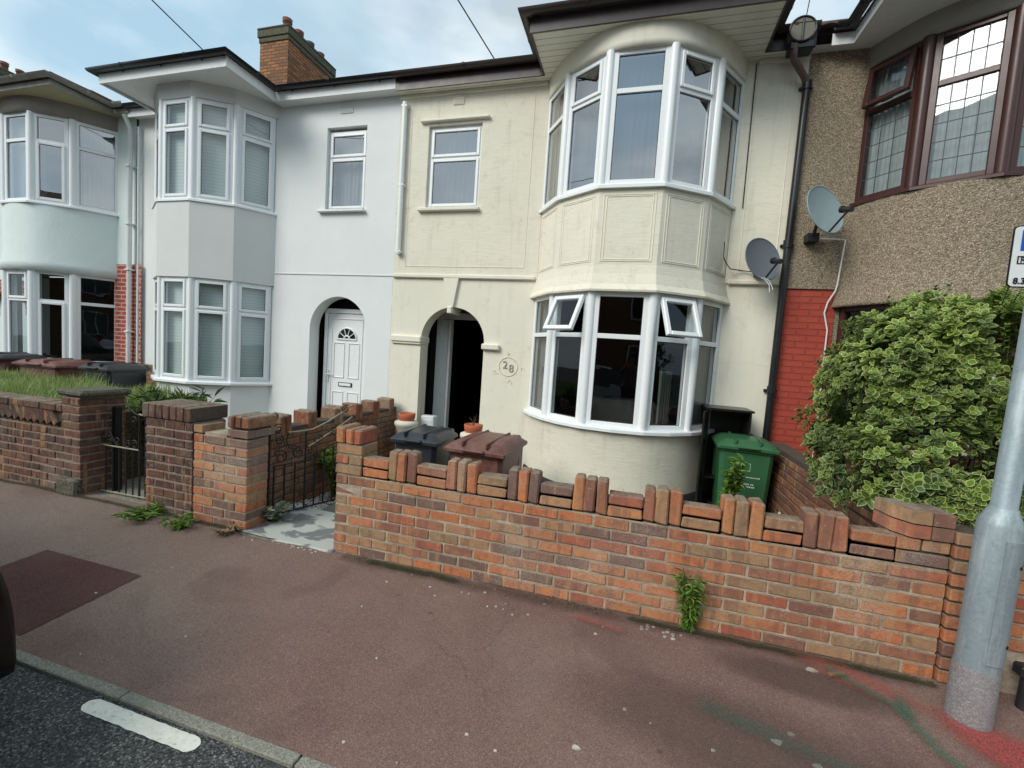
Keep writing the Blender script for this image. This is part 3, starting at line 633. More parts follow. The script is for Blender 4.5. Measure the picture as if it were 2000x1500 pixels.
def casement(fb, T, l, z0, z1, tr, parent_list, fw=.055, sash=(False, False), open_top=0, lead=None, sm='upvc', d=.06, edge=(0, 0), panes=None, slim=.0):
    """frame members into fb (local u,o,z); panes are returned as specs"""
    fb.T = T
    e0, e1 = edge; u0, u1 = e0, l - e1
    fb.cbox(u0, u0 + fw, -d, .012, z0, z1, .004); fb.cbox(u1 - fw, u1, -d, .012, z0, z1, .004)
    fb.cbox(u0 + fw, u1 - fw, -d, .010, z0, z0 + fw, .004); fb.cbox(u0 + fw, u1 - fw, -d, .010, z1 - fw, z1, .004)
    fb.cbox(u0 + fw, u1 - fw, -d, .010, tr - fw * .5, tr + fw * .5, .004)
    for k, (a, c) in enumerate(((z0 + fw, tr - fw * .5), (tr + fw * .5, z1 - fw))):
        if k == 1 and open_top:
            parent_list.append(('open', T, u0 + fw, u1 - fw, a, c, open_top)); continue
        if sash[k]:
            s_ = .042; g = .006; A, B = u0 + fw - .012, u1 - fw + .012; Z0, Z1 = a - .012, c + .012
            fb.cbox(A, A + s_, -.02, .030, Z0, Z1, .006); fb.cbox(B - s_, B, -.02, .030, Z0, Z1, .006); fb.cbox(A + s_, B - s_, -.02, .029, Z0, Z0 + s_, .006); fb.cbox(A + s_, B - s_, -.02, .029, Z1 - s_, Z1, .006)
            pu0, pu1, pz0, pz1 = A + s_, B - s_, Z0 + s_, Z1 - s_; po = .008
        else: pu0, pu1, pz0, pz1 = u0 + fw, u1 - fw, a, c; po = -.012
        parent_list.append(('pane', T, pu0, pu1, pz0, pz1, po))
    fb.T = None
def make_panes(specs, parent, glass, sash_mat='upvc', lead=False, lower_glass=None):
    for sp in specs:
        if sp[0] == 'pane':
            _, T, a, c, z0, z1, o = sp
            b = MB(); b.T = T; b.quad((a, o, z0), (c, o, z0), (c, o, z1), (a, o, z1), 0)
            e = .006; b.box(a, a + e, o, o + .003, z0, z1, 1); b.box(c - e, c, o, o + .003, z0, z1, 1); b.box(a + e, c - e, o, o + .003, z0, z0 + e, 1); b.box(a + e, c - e, o, o + .003, z1 - e, z1, 1)
            b.build('pane', [glass, 'gasket'], parent)
            if lead:
                b = MB(); b.T = T; nx = max(2, round((c - a) / .115)); nz = max(2, round((z1 - z0) / .165))
                for i in range(1, nx): u = a + (c - a) * i / nx; b.box(u - .004, u + .004, o + .0005, o + .004, z0, z1)
                for i in range(1, nz): z = z0 + (z1 - z0) * i / nz; b.box(a, c, o + .001, o + .0045, z - .004, z + .004)
                b.build('leading', 'lead', parent)
        else:
            _, T, a, c, z0, z1, ang = sp
            piv = T @ Matrix.Translation((0, .035, z1 + .01)) @ Matrix.Rotation(R(ang), 4, 'X') @ Matrix.Translation((0, 0, -(z1 + .01)))
            b = MB(); b.T = piv; s_ = .05; A, B, Z0, Z1 = a - .02, c + .02, z0 - .02, z1 + .01
            b.cbox(A, A + s_, -.03, .02, Z0, Z1, .006); b.cbox(B - s_, B, -.03, .02, Z0, Z1, .006); b.cbox(A + s_, B - s_, -.03, .02, Z0, Z0 + s_, .006); b.cbox(A + s_, B - s_, -.03, .02, Z1 - s_, Z1, .006)
            b.cbox((A + B) / 2 - .05, (A + B) / 2 + .05, -.055, -.032, Z0 + .01, Z0 + .035, .005)
            o = b.build('open_sash', sash_mat, parent)
            b = MB(); b.T = piv; b.quad((A + s_, -.004, Z0 + s_), (B - s_, -.004, Z0 + s_), (B - s_, -.004, Z1 - s_), (A + s_, -.004, Z1 - s_)); b.build('pane', glass, parent)
def bay_window(house, pl, z0, z1, tr, sashes, opens=None, mat='upvc', glass='glass', lead=False, post=.035, corner_m=None, fw=.055, rope=False, endw=.05):
    fb = MB(); specs = []; n = len(pl) - 1
    for i in range(n):
        T, l = facet_M(pl[i], pl[i + 1]); e0 = post if i else .004; e1 = post if i < n - 1 else .004
        casement(fb, T, l, z0, z1, tr, specs, fw, sashes[i], (opens or {}).get(i, 0), edge=(e0, e1))
    for i in range(1, n):     # corner posts
        fb.tube([(pl[i][0], pl[i][1] + .012, z0), (pl[i][0], pl[i][1] + .012, z1)], post + .010, 10)
        for s_ in (-1, 1):
            pass
    w_ = fb.build('bay_window', mat, house)
    make_panes(specs, w_, glass, mat, lead)
    return w_
def sill(house, pl, z0, z1, out=.06, mat='upvc', inn=.05):
    a = offset(pl, out); b = MB(); band(b, [(a, z0), (a, z1 - .012), (offset(pl, out - .012), z1), (offset(pl, -inn), z1 + .006)], 0, caps=False)
    b.add([(p[0], p[1], z0) for p in a] + [(p[0], p[1], z0) for p in offset(pl, -inn)], [(i, i + 1, len(a) + i + 1, len(a) + i) for i in range(len(a) - 1)])
    return b.build('sill', mat, house, recalc=False)
def flat_window(house, x0, x1, z0, z1, tr, y, sash=(True, True), mat='upvc', glass='glass', fw=.05):
    fb = MB(); specs = []; T, l = facet_M((x0, y), (x1, y)); casement(fb, T, l, z0, z1, tr, specs, fw, sash)
    w_ = fb.build('window', mat, house); make_panes(specs, w_, glass, mat); return w_
def curtain(house, p0, p1, z0, z1, mat, back=.12, wav=.012, n=46, name='curtain', k0=0., k1=1., rag=0):
    T, l = facet_M(p0, p1); b = MB(); b.T = T; vs = []
    for r, z in enumerate((z0, z1)):
        for i in range(n + 1):
            u = l * (k0 + (k1 - k0) * i / n); vs.append((u, -back + wav * math.sin(i * 1.35) + wav * .6 * math.sin(i * .7 + r), z + (rag * noise.noise(Vector((i * .18, z, 3))) if r == 0 else 0)))
    b.add(vs, [(i, i + 1, n + 2 + i, n + 1 + i) for i in range(n)], 0, 0, True)
    return b.build(name, mat, house, recalc=False)
def gutter(house, pts, mat, r=.055, z=5.4, fmat=None, fh=.17, joints=True, name='gutter'):
    b = MB(); n = 8; P = [Vector((p[0], p[1], 0)) for p in pts]; off = []
    rings = []
    for i, p in enumerate(P):
        d1 = (P[i] - P[i - 1]).normalized() if i else (P[1] - P[0]).normalized(); d2 = (P[i + 1] - P[i]).normalized() if i < len(P) - 1 else d1
        n1 = Vector((d1.y, -d1.x, 0)); n2 = Vector((d2.y, -d2.x, 0)); m_ = (n1 + n2); m_ = m_ / (1 + n1.dot(n2)); rings.append((p, m_))
    for T_ in (0, .006):
        vs = []
        for p, m_ in rings:
            for k in range(n + 1):
                a = math.pi * k / n; vs.append(p + m_ * (r + .012 - (r - T_) * math.cos(a)) + Vector((0, 0, z - (r - T_) * math.sin(a))))
        b.add(vs, [(i * (n + 1) + k, i * (n + 1) + k + 1, (i + 1) * (n + 1) + k + 1, (i + 1) * (n + 1) + k) for i in range(len(P) - 1) for k in range(n)], 0, 0, True)
    if joints:
        for i in range(len(P) - 1):
            L0 = (P[i + 1] - P[i]).length; d = (P[i + 1] - P[i]).normalized(); m_ = Vector((d.y, -d.x, 0)); q = 1 if L0 < 1.4 else int(L0 / 1.1)
            for j in range(q):
                c = P[i] + d * (L0 * (j + .5) / q); vs = []
                for s_ in (-.018, .018):
                    for k in range(n + 1): a = math.pi * k / n; vs.append(c + d * s_ + m_ * (r + .012 - (r + .006) * math.cos(a)) + Vector((0, 0, z + .004 - (r + .006) * math.sin(a))))
                b.add(vs, [(k, k + 1, n + 2 + k, n + 1 + k) for k in range(n)])
    return b.build(name, mat, house, recalc=False)
def fascia(house, pts, z0, z1, mat, t_=.02):
    b = MB(); o = offset2(pts, t_); n = len(pts)
    band(b, [(o, z0), (o, z1)], 0, caps=False)
    b.add([(p[0], p[1], z0) for p in o] + [(p[0], p[1], z0) for p in pts], [(i, i + 1, n + i + 1, n + i) for i in range(n - 1)])
    b.add([(p[0], p[1], z1) for p in o] + [(p[0], p[1], z1) for p in pts], [(i, i + 1, n + i + 1, n + i) for i in range(n - 1)])
    return b.build('fascia', mat, house, recalc=False)
def offset2(pts, d):
    P = [Vector((p[0], p[1])) for p in pts]; out = []
    for i in range(len(P)):
        d1 = (P[i] - P[i - 1]).normalized() if i else (P[1] - P[0]).normalized(); d2 = (P[i + 1] - P[i]).normalized() if i < len(P) - 1 else d1
        n1 = Vector((d1.y, -d1.x)); n2 = Vector((d2.y, -d2.x)); m_ = (n1 + n2) / (1 + n1.dot(n2)); q = P[i] + m_ * d; out.append((q.x, q.y))
    return out
def roof(house, x0, x1, bx0, bx1, ze, byf, mat='tile', my=5.72, pitch=30, wave=True):
    tp = math.tan(R(pitch)); b = MB(); ridge = 10.0; N = int((x1 - x0) / .025); K = 22
    def row(y):
        z = ze + (y - my) * tp
        return [(x0 + (x1 - x0) * i / N, y, z + (.016 * abs(math.sin(math.pi * (x0 + (x1 - x0) * i / N) / .15)) if wave else 0)) for i in range(N + 1)]
    vs = []; rows = []
    for k in range(K):
        ya = my - .03 + (ridge - my) * k / K; yb = my - .03 + (ridge - my) * (k + 1) / K
        ra = row(ya); rb = row(yb); rows.append([(p[0], p[1], p[2] + .022) for p in ra]); rows.append(rb)
    for r in rows: vs += r
    n = N + 1; b.add(vs, [(r * n + i, r * n + i + 1, (r + 1) * n + i + 1, (r + 1) * n + i) for r in range(len(rows) - 1) for i in range(N)], 0, 0, False)
    zr = ze + (ridge - my) * tp; b.quad((x0, ridge, zr), (x1, ridge, zr), (x1, 14.3, ze), (x0, 14.3, ze))
    b.tube([(x0, ridge, zr + .02), (x1, ridge, zr + .02)], .11, 10)
    # hipped roof of the bay
    cx = (bx0 + bx1) / 2; hw = (bx1 - bx0) / 2; y1 = byf + hw; zt = ze + hw * tp; ym = my + (zt - ze) / tp + .3
    for q in ([(bx0, byf, ze), (bx1, byf, ze), (cx, y1, zt)], [(bx1, byf, ze), (bx1, my + .2, ze + .01), (cx, ym + .3, zt), (cx, y1, zt)], [(bx0, my + .2, ze + .01), (bx0, byf, ze), (cx, y1, zt), (cx, ym + .3, zt)]): b.poly(q)
    b.tube([(bx0, byf, ze), (cx, y1, zt), (bx1, byf, ze)], .07, 8); b.tube([(cx, y1, zt), (cx, ym + .3, zt)], .08, 8)
    return b.build('roof', mat, house, recalc=False)
def interior(house, x0, x1, holes, yb=9.2, mat='room'):
    b = MB(); y0 = F + .26
    for (z0, z1) in ((0.02, 2.46), (2.72, 5.12)):
        b.quad((x0, yb, z0), (x1, yb, z0), (x1, yb, z1), (x0, yb, z1))
        b.quad((x0, F + .01, z0), (x0, yb, z0), (x0, yb, z1), (x0, F + .01, z1)); b.quad((x1, F + .01, z0), (x1, yb, z0), (x1, yb, z1), (x1, F + .01, z1))
        b.quad((x0, F + .01, z0), (x1, F + .01, z0), (x1, yb, z0), (x0, yb, z0)); b.quad((x0, F + .01, z1), (x1, F + .01, z1), (x1, yb, z1), (x0, yb, z1))
    return b.build('interior', mat, house, recalc=False)
def slat(b, x0, x1, y0, y1, z): b.quad((x0, y0, z), (x1, y0, z), (x1, y1, z), (x0, y1, z))

# ================================================================== CREAM HOUSE
B0, B1, B2 = -8.78, -3.58, 1.62
ho = thing('terraced_house', 'cream rendered terraced house with open arched porch and the number 28', 'house', loc=(0, 0, 0))
BX = -.2; cpl = plan(BX)
ARCH_SPRING[0] = 1.70
b = MB(); wall_panel(b, B1, B2, -.4, 2.60, F, holes=[(BX - 1.17, BX + 1.17, .1, 2.55, .22)], arch=(-3.07, -2.08, -.4, .24))
b.build('wall', 'cream', ho, recalc=False)
b = MB(); Y2 = F - .022
wall_panel(b, B1 + .012, B2, 2.62, 5.22, Y2, holes=[(-3.10, -2.29, 3.58, 4.735, .10), (BX - 1.17, BX + 1.17, 2.63, 5.1, .22)])
b.quad((B1 + .012, Y2, 2.62), (B2, Y2, 2.62), (B2, F, 2.60), (B1 + .012, F, 2.60)); b.quad((B1 + .012, Y2, 2.6), (B1 + .012, F, 2.6), (B1 + .012, F, 5.2), (B1 + .012, Y2, 5.2))
b.build('wall', 'cream_tex', ho, recalc=False)
for q in ((B1 + .01, BX - 1.2), (BX + 1.2, B2)): b = MB(); b.cbox(q[0], q[1], F - .045, F + .005, 2.60, 2.655, .01); b.build('string_course', 'cream_trim', ho)
for (x0, x1, z0, z1) in ((B1 + .20, -1.56, 2.76, 5.1), (1.1, 1.50, 2.76, 5.1)):
    b = MB()
    for q in ((x0, x0 + .010, z0, z1), (x1 - .010, x1, z0, z1), (x0 + .01, x1 - .01, z0, z0 + .010)): b.cbox(q[0], q[1], Y2 - .006, Y2 + .01, q[2], q[3], .003)
    b.build('panel_moulding', 'cream_trim', ho)
# keystone, imposts, lintel strip, sill
b = MB(); b.prism([(-2.665, 2.19), (-2.575, 2.19), (-2.51, 2.60), (-2.74, 2.60)], F - .045, F + .02, 0, 'y'); b.cbox(-2.655, -2.585, F - .06, F + .3, 2.10, 2.20, .01); b.build('keystone', 'cream_trim', ho)
b = MB(); b.cbox(B1 + .03, -3.05, F - .05, F + .25, 1.655, 1.75, .014); b.cbox(B1 + .04, -3.06, F - .03, F + .24, 1.625, 1.66, .008); b.build('impost', 'cream_trim', ho)
b = MB(); b.cbox(-2.10, -1.84, F - .06, F + .3, 1.615, 1.70, .014); b.build('impost', 'cream_trim', ho)
b = MB(); b.cbox(-3.22, -2.18, F - .075, F - .01, 4.775, 4.81, .008); b.build('lintel', 'cream_trim', ho)
b = MB(); b.cbox(-3.20, -2.26, F - .085, F + .08, 3.54, 3.585, .008); b.build('sill', 'cream_trim', ho)
flat_window(ho, -3.10, -2.29, 3.585, 4.735, 4.30, Y2 + .06, (True, True), glass='glass_up')
curtain(ho, (-3.1, Y2), (-2.29, Y2), 3.6, 4.73, 'net', .16, .02)
b = MB(); b.cbox(-2.74, -2.58, F - .035, F, 4.995, 5.12, .004)
for k in range(5): b.cbox(-2.725, -2.595, F - .042, F - .03, 5.01 + k * .021, 5.02 + k * .021, .002)
b.build('vent', 'cream_trim', ho)
# bay: lower wall, plinth, skirt, apron, head
rp = rounded(cpl, 5)
b = MB(); band(b, [(rp, .06), (rp, .70), (offset(rp, .015), .76), (offset(rp, .015), .79)], 0, True, False); b.build('bay_wall', 'cream_tex', ho, recalc=False)
b = MB(); band(b, [(offset(rp, .02), -.4), (offset(rp, .02), .04), (rp, .062)], 0, True, False)
b.build('plinth', 'plinth', ho, recalc=False)
b = MB(); rp2 = rounded(cpl, 4)
band(b, [(offset(cpl, -.10), 2.365), (offset(cpl, .085), 2.355), (offset(cpl, .09), 2.375), (offset(cpl, .055), 2.44), (offset(cpl, .025), 2.56), (offset(cpl, .01), 2.66), (offset(cpl, .01), 3.49)], 0, False, False)
b.build('bay_apron', 'cream_tex', ho, recalc=False)
b = MB(); o_ = offset(cpl, .01)
for i in range(5):
    T, l = facet_M(o_[i], o_[i + 1]); b.T = T
    for ins in (.055, .085):
        e = ins if l > .5 else ins * .8; z0, z1 = 2.66 + e * .6, 3.46 - e * .6
        for q in ((e, e + .010, z0, z1), (l - e - .010, l - e, z0, z1), (e + .01, l - e - .01, z0, z0 + .010), (e + .01, l - e - .01, z1 - .010, z1)): b.cbox(q[0], q[1], -.004, .006, q[2], q[3], .002)
b.T = None; b.build('apron_moulding', 'cream_trim', ho)
b = MB(); hp = rounded(offset(cpl, .02), 5); band(b, [(offset(hp, -.1), 4.955), (hp, 4.95), (hp, 5.02), (offset(hp, .02), 5.19)], 0, True, False); b.build('bay_head', 'cream', ho, recalc=False)
sill(ho, cpl, 3.485, 3.53, .055, 'upvc'); sill(ho, rounded(cpl, 2), .785, .83, .075, 'upvc')
S, N_ = True, False
up = bay_window(ho, cpl, 3.53, 4.96, 4.53, [(N_, N_), (N_, S), (N_, N_), (N_, S), (N_, N_)], glass='glass_up', post=.042)
lo = bay_window(ho, cpl, .83, 2.36, 1.86, [(N_, N_)] * 5, {1: 24, 3: 22}, glass='glass_dk', post=.042)
for z in (2.40, 3.47, .78, 4.99):
    b = MB(); b.poly([(p[0], p[1], z) for p in offset(cpl, -.06)]); b.build('bay_floor', 'room', ho, recalc=False)
for i in (1, 2, 3): curtain(up, cpl[i], cpl[i + 1], 3.55, 4.93 if i == 2 else 4.93, 'net', .14, .012)
for i in (0, 4): curtain(up, cpl[i], cpl[i + 1], 3.55, 4.93, 'net_g', .10, .012); curtain(lo, cpl[i], cpl[i + 1], .85, 2.33, 'net_g', .10, .012)
curtain(lo, cpl[3], cpl[4], .85, 1.5, 'net_g', .35, .03, k0=.72, k1=1.)
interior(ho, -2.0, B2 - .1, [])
b = MB(); b.cbox(-.75, .45, 6.1, 7.2, .02, .72, .05); b.cbox(-.7, .4, 6.7, 7.3, .6, 1.0, .08); tag(b.build('sofa', 'net_g'), 'dim grey sofa just inside the ground floor bay of the cream house', 'sofa')
# porch: side walls, ceiling, door frame, dark hallway
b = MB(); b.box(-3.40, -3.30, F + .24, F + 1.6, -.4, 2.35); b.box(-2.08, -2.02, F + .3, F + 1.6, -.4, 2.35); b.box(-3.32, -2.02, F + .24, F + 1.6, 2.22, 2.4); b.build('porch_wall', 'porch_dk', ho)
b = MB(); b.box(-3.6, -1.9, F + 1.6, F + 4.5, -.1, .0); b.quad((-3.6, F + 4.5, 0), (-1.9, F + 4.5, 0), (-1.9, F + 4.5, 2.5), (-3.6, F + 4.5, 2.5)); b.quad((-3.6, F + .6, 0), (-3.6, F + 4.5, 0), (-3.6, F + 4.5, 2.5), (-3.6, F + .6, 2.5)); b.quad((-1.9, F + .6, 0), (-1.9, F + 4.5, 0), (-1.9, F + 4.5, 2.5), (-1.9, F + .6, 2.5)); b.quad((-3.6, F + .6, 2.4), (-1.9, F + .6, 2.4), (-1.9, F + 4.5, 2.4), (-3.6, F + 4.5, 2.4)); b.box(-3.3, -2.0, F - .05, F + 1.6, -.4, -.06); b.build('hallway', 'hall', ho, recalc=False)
DY = F + .50
b = MB(); b.cbox(-3.06, -2.955, DY, DY + .08, -.05, 2.16, .006); b.cbox(-2.955, -2.86, DY + .01, DY + .07, -.05, 2.05, .006); b.cbox(-2.845, -2.81, DY - .02, DY + .09, -.05, 2.05, .004); b.cbox(-2.955, -1.95, DY, DY + .08, 2.06, 2.16, .006)
b.build('door_frame', 'upvc_d', ho)
b = MB(); b.box(-3.32, -3.065, DY + .03, DY + .034, -.05, 2.1); b.build('side_light', 'dark_glassy', ho)
b = MB(); b.T = Matrix.Translation((-2.03, DY + .06, 0)) @ Matrix.Rotation(R(93), 4, 'Z'); b.cbox(0, .8, -.02, .02, -.04, 2.05, .004)
for (a, c) in ((.1, .36), (.44, .70)): b.cbox(a, c, .016, .028, .2, .95, .006); b.cbox(a, c, .016, .028, 1.1, 1.8, .006)
b.T = None; b.build('door', plastic('dark_brown_door', (.010, .007, .006), .4, .1), ho)
# number 28 with a moulded wreath
def text_mesh(body, size, ext, mat, M4, name, parent, align='CENTER', bold=0.):
    cu = bpy.data.curves.new(name, 'FONT'); cu.body = body; cu.size = size; cu.extrude = ext; cu.align_x = align; cu.align_y = 'CENTER'; cu.offset = bold
    to = bpy.data.objects.new('tmp', cu); COL.objects.link(to); bpy.context.view_layer.update()
    me = bpy.data.meshes.new_from_object(to); bpy.data.objects.remove(to); me.name = name; me.materials.clear(); me.materials.append(M[mat]); me.transform(M4)
    o = bpy.data.objects.new(name, me); COL.objects.link(o); o.parent = parent; return o
FACE = Matrix.Rotation(R(90), 4, 'X')
M['num'] = flat('grey_number', (.36, .33, .25), .7)
text_mesh('2', .15, .005, 'num', Matrix.Translation((-1.745, F - .006, 1.42)) @ FACE, 'house_number', ho)
text_mesh('8', .15, .005, 'num', Matrix.Translation((-1.655, F - .006, 1.375)) @ FACE, 'house_number', ho)
b = MB(); c0 = (-1.70, 1.40); M['wreath'] = stucco('wreath', (.70, .66, .52), 200, .1)
b.tube([(c0[0] + (.135 + .014 * noise.noise(Vector((k * .9, 2, 0)))) * math.cos(2 * math.pi * k / 44), F - .002, c0[1] + (.13 + .014 * noise.noise(Vector((k * .9, 7, 0)))) * math.sin(2 * math.pi * k / 44)) for k in range(45)], .0065, 6, caps=False); b.build('wreath_moulding', 'wreath', ho)
for (dx, dz) in ((-.2, -.07), (-.17, -.10), (.19, -.02), (.22, -.01), (-.02, .19), (.02, -.2), (.06, -.22), (.0, .17)):
    b = MB(); b.T = Matrix.Translation((c0[0] + dx, F - .002, c0[1] + dz)) @ Matrix.Rotation(rnd(0, 3), 4, 'Y'); b.cbox(-.025, .025, -.005, .004, -.006, .006, .003); b.build('wreath_sprig', 'wreath', ho)
# eaves
SZ = 5.185; FY = 4.985; SX0, SX1 = -1.42, 1.12; MY = 5.74
b = MB(); slat(b, SX0, SX1, FY, F - .02, SZ); slat(b, B1, SX0, MY, F - .02, SZ); slat(b, SX1, B2, MY, F - .02, SZ); b.build('soffit', 'soffit_c', ho, recalc=False)
ep = [(B1 + .0, MY), (SX0, MY), (SX0, FY), (SX1, FY), (SX1, MY), (B2, MY)]
fascia(ho, ep, SZ - .01, SZ + .17, 'gutter_b'); gutter(ho, offset2(ep, .02), 'gutter_b', .055, SZ + .185)
roof(ho, B1, B2, SX0, SX1, SZ + .2, FY)
# thin cream boards just under the fascia against the wall
for q in ((B1, BX - 1.2), (BX + 1.3, B2)): b = MB(); b.cbox(q[0], q[1], F - .05, F - .005, SZ - .05, SZ - .003, .004); b.build('frieze_board', 'cream_trim', ho)
# white downpipe stub (upper storey) on the cream side
b = MB(); b.tube([(-3.475, F - .07, 2.93), (-3.475, F - .07, 5.07)], .036, 14)
for z in (2.95, 3.9, 5.0): b.cbox(-3.52, -3.43, F - .10, F - .02, z, z + .03, .004)
b.build('downpipe', 'upvc', ho)
b = MB(); b.tube([(1.075, F - .03, 5.15), (1.076, F - .03, 4.3), (1.08, F - .03, 3.5)], .006, 6); b.build('cable', 'cable_k', ho)
b = MB(); b.tube([(.877, 5.62, 3.04), (.877, 5.58, 3.0), (.877, 5.56, 2.86), (.90, 5.58, 2.81), (1.0, 5.80, 2.77), (1.15, 5.85, 2.76), (1.3, 5.84, 2.745)], .006, 6); b.build('cable', 'cable_k', ho)

# ================================================================== WHITE HOUSE
hw = thing('terraced_house', 'smooth white rendered terraced house with panelled white front door', 'house')
WX = -6.91; wpl = plan(WX, (.31, .80, 1.11), (5.17, 5.46, 5.9)); ARCH_SPRING[0] = 1.77
b = MB(); wall_panel(b, B0, B1 - .002, -.4, 5.3, F, holes=[(-4.83, -4.13, 3.60, 4.84, .12), (WX - 1.11, WX + 1.11, .1, 2.5, .22), (WX - 1.11, WX + 1.11, 2.7, 5.15, .22)], arch=(-5.035, -4.0, -.4, .22))
b.build('wall', 'white_r', hw, recalc=False)
b = MB(); b.cbox(WX + 1.13, B1 - .01, F - .012, F + .004, 2.615, 2.63, .003); b.build('string_course', 'white_bay', hw)
b = MB(); b.cbox(-4.93, -4.10, F - .07, F + .1, 3.565, 3.60, .006); b.build('sill', 'fascia_w', hw)
flat_window(hw, -4.83, -4.13, 3.60, 4.80, 4.40, F + .07, (True, True), glass='glass_up'); curtain(hw, (-4.83, F), (-4.13, F), 3.6, 4.8, 'net_w', .19, .01)
b = MB(); b.cbox(-4.60, -4.38, F - .012, F + .002, 5.03, 5.18, .003); 
for k in range(6): b.box(-4.575, -4.405, F - .016, F - .010, 5.05 + k * .02, 5.06 + k * .02)
b.build('vent', 'white_bay', hw)
b = MB(); band(b, [(wpl, -.4), (wpl, .79)], 0, False, False); b.build('bay_wall', 'white_r', hw, recalc=False)
b = MB(); band(b, [(offset(wpl, -.1), 2.42), (offset(wpl, .05), 2.415), (offset(wpl, .05), 3.535)], 0, False, False); b.build('bay_apron', 'white_bay', hw, recalc=False)
b = MB(); band(b, [(offset(wpl, -.1), 5.045), (offset(wpl, .03), 5.04), (offset(wpl, .06), 5.26)], 0, False, False); b.build('bay_head', 'white_bay', hw, recalc=False)
sill(hw, wpl, 3.535, 3.575, .07, 'upvc'); sill(hw, wpl, .79, .835, .075, 'upvc')
wu = bay_window(hw, wpl, 3.575, 5.045, 4.62, [(S, S)] * 5, post=.036, glass='glass')
wl = bay_window(hw, wpl, .835, 2.42, 1.94, [(S, S)] * 5, post=.036, glass='glass')
for w_, z0, z1 in ((wu, 3.6, 5.02), (wl, .86, 2.4)):
    for i in range(5): curtain(w_, wpl[i], wpl[i + 1], z0, z1, 'blind', .085, .0, 2, 'blind', .06, .94)
interior(hw, B0 + .1, -5.2, []); 
for z in (2.46, 3.53, .79, 5.08):
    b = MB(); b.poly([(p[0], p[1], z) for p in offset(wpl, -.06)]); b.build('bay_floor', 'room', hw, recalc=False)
# front door
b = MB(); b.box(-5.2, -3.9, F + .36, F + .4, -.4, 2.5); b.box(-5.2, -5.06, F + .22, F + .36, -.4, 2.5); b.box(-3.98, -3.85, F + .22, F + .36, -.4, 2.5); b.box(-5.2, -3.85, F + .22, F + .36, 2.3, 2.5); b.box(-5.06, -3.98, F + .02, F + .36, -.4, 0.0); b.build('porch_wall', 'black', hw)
DX0, DX1, DY2 = -4.95, -4.10, F + .24
b = MB(); fwd = .055
b.cbox(DX0, DX0 + fwd, DY2, DY2 + .07, .0, 2.12, .005); b.cbox(DX1 - fwd, DX1, DY2, DY2 + .07, .0, 2.12, .005); b.cbox(DX0 + fwd, DX1 - fwd, DY2, DY2 + .07, 2.05, 2.12, .005); b.build('door_frame', 'door_w', hw)
a0, a1 = DX0 + fwd + .004, DX1 - fwd - .004; cxm = (a0 + a1) / 2
b = MB(); b.cbox(a0, a1, DY2 + .02, DY2 + .06, .02, 2.045, .005)
def panel(x0, x1, z0, z1):
    for q in ((x0, x0 + .018, z0, z1), (x1 - .018, x1, z0, z1), (x0 + .018, x1 - .018, z0, z0 + .018), (x0 + .018, x1 - .018, z1 - .018, z1)): b.cbox(q[0], q[1], DY2 + .008, DY2 + .024, q[2], q[3], .005)
panel(a0 + .12, cxm - .035, 1.0, 1.58); panel(cxm + .035, a1 - .12, 1.0, 1.58); panel(a0 + .12, cxm - .035, .2, .78); panel(cxm + .035, a1 - .12, .2, .78); panel(a0 + .07, a1 - .07, .12, 1.97)
dr = b.build('door', 'door_w', hw)
b = MB(); N = 10; r0 = .165; z0 = 1.64
b.poly([(cxm + r0 * math.cos(math.pi * k / N), DY2 + .014, z0 + r0 * math.sin(math.pi * k / N)) for k in range(N + 1)][::-1]); b.build('fanlight', plastic('black_glass', (.01, .01, .012), .1, .05, .6), dr, recalc=False)
b = MB()
b.tube([(cxm + (r0 + .01) * math.cos(math.pi * k / 20), DY2 + .012, z0 + (r0 + .01) * math.sin(math.pi * k / 20)) for k in range(21)], .013, 6); b.cbox(cxm - r0 - .02, cxm + r0 + .02, DY2 + .002, DY2 + .02, z0 - .02, z0 + .006, .004)
b.tube([(cxm + .05 * math.cos(math.pi * k / 12), DY2 + .012, z0 + .05 * math.sin(math.pi * k / 12)) for k in range(13)], .014, 6)
for k in range(1, 5): a = math.pi * k / 5; b.tube([(cxm + .04 * math.cos(a), DY2 + .011, z0 + .04 * math.sin(a)), (cxm + r0 * math.cos(a), DY2 + .011, z0 + r0 * math.sin(a))], .007, 6)
b.build('fanlight_frame', 'door_w', dr)
b = MB(); b.cbox(cxm - .13, cxm + .13, DY2 + .005, DY2 + .022, .86, .93, .006, 0); b.cbox(cxm - .11, cxm + .11, DY2 + .001, DY2 + .008, .872, .918, .004, 1); b.build('letterbox', ['iron', 'door_w'], dr)
b = MB(); b.cbox(a0 + .015, a0 + .045, DY2, DY2 + .02, .92, 1.12, .004); b.tube([(a0 + .03, DY2 - .03, 1.05), (a0 + .12, DY2 - .03, 1.05)], .009, 8); b.tube([(a0 + .03, DY2 - .03, 1.05), (a0 + .03, DY2 + .01, 1.05)], .009, 8); b.build('handle', 'upvc_d', dr)
b = MB()
for z in (.35, 1.05, 1.85): b.tube([(a1 + .008, DY2 - .008, z), (a1 + .008, DY2 - .008, z + .1)], .014, 8)
b.build('hinge', 'door_w', dr)
SZ = 5.25; FY = 4.90; SX0, SX1 = -8.07, -5.68; MY = 5.74
b = MB(); slat(b, SX0, SX1, FY, F, SZ); slat(b, B0, SX0, MY, F, SZ); slat(b, SX1, B1, MY, F, SZ - .04); b.build('soffit', 'soffit_w', hw, recalc=False)
ep = [(B0, MY), (SX0, MY), (SX0, FY), (SX1, FY), (SX1, MY), (B1, MY)]
fascia(hw, ep, SZ - .045, SZ + .09, 'fascia_w'); gutter(hw, offset2(ep, .02), 'gutter_k', .05, SZ + .125)
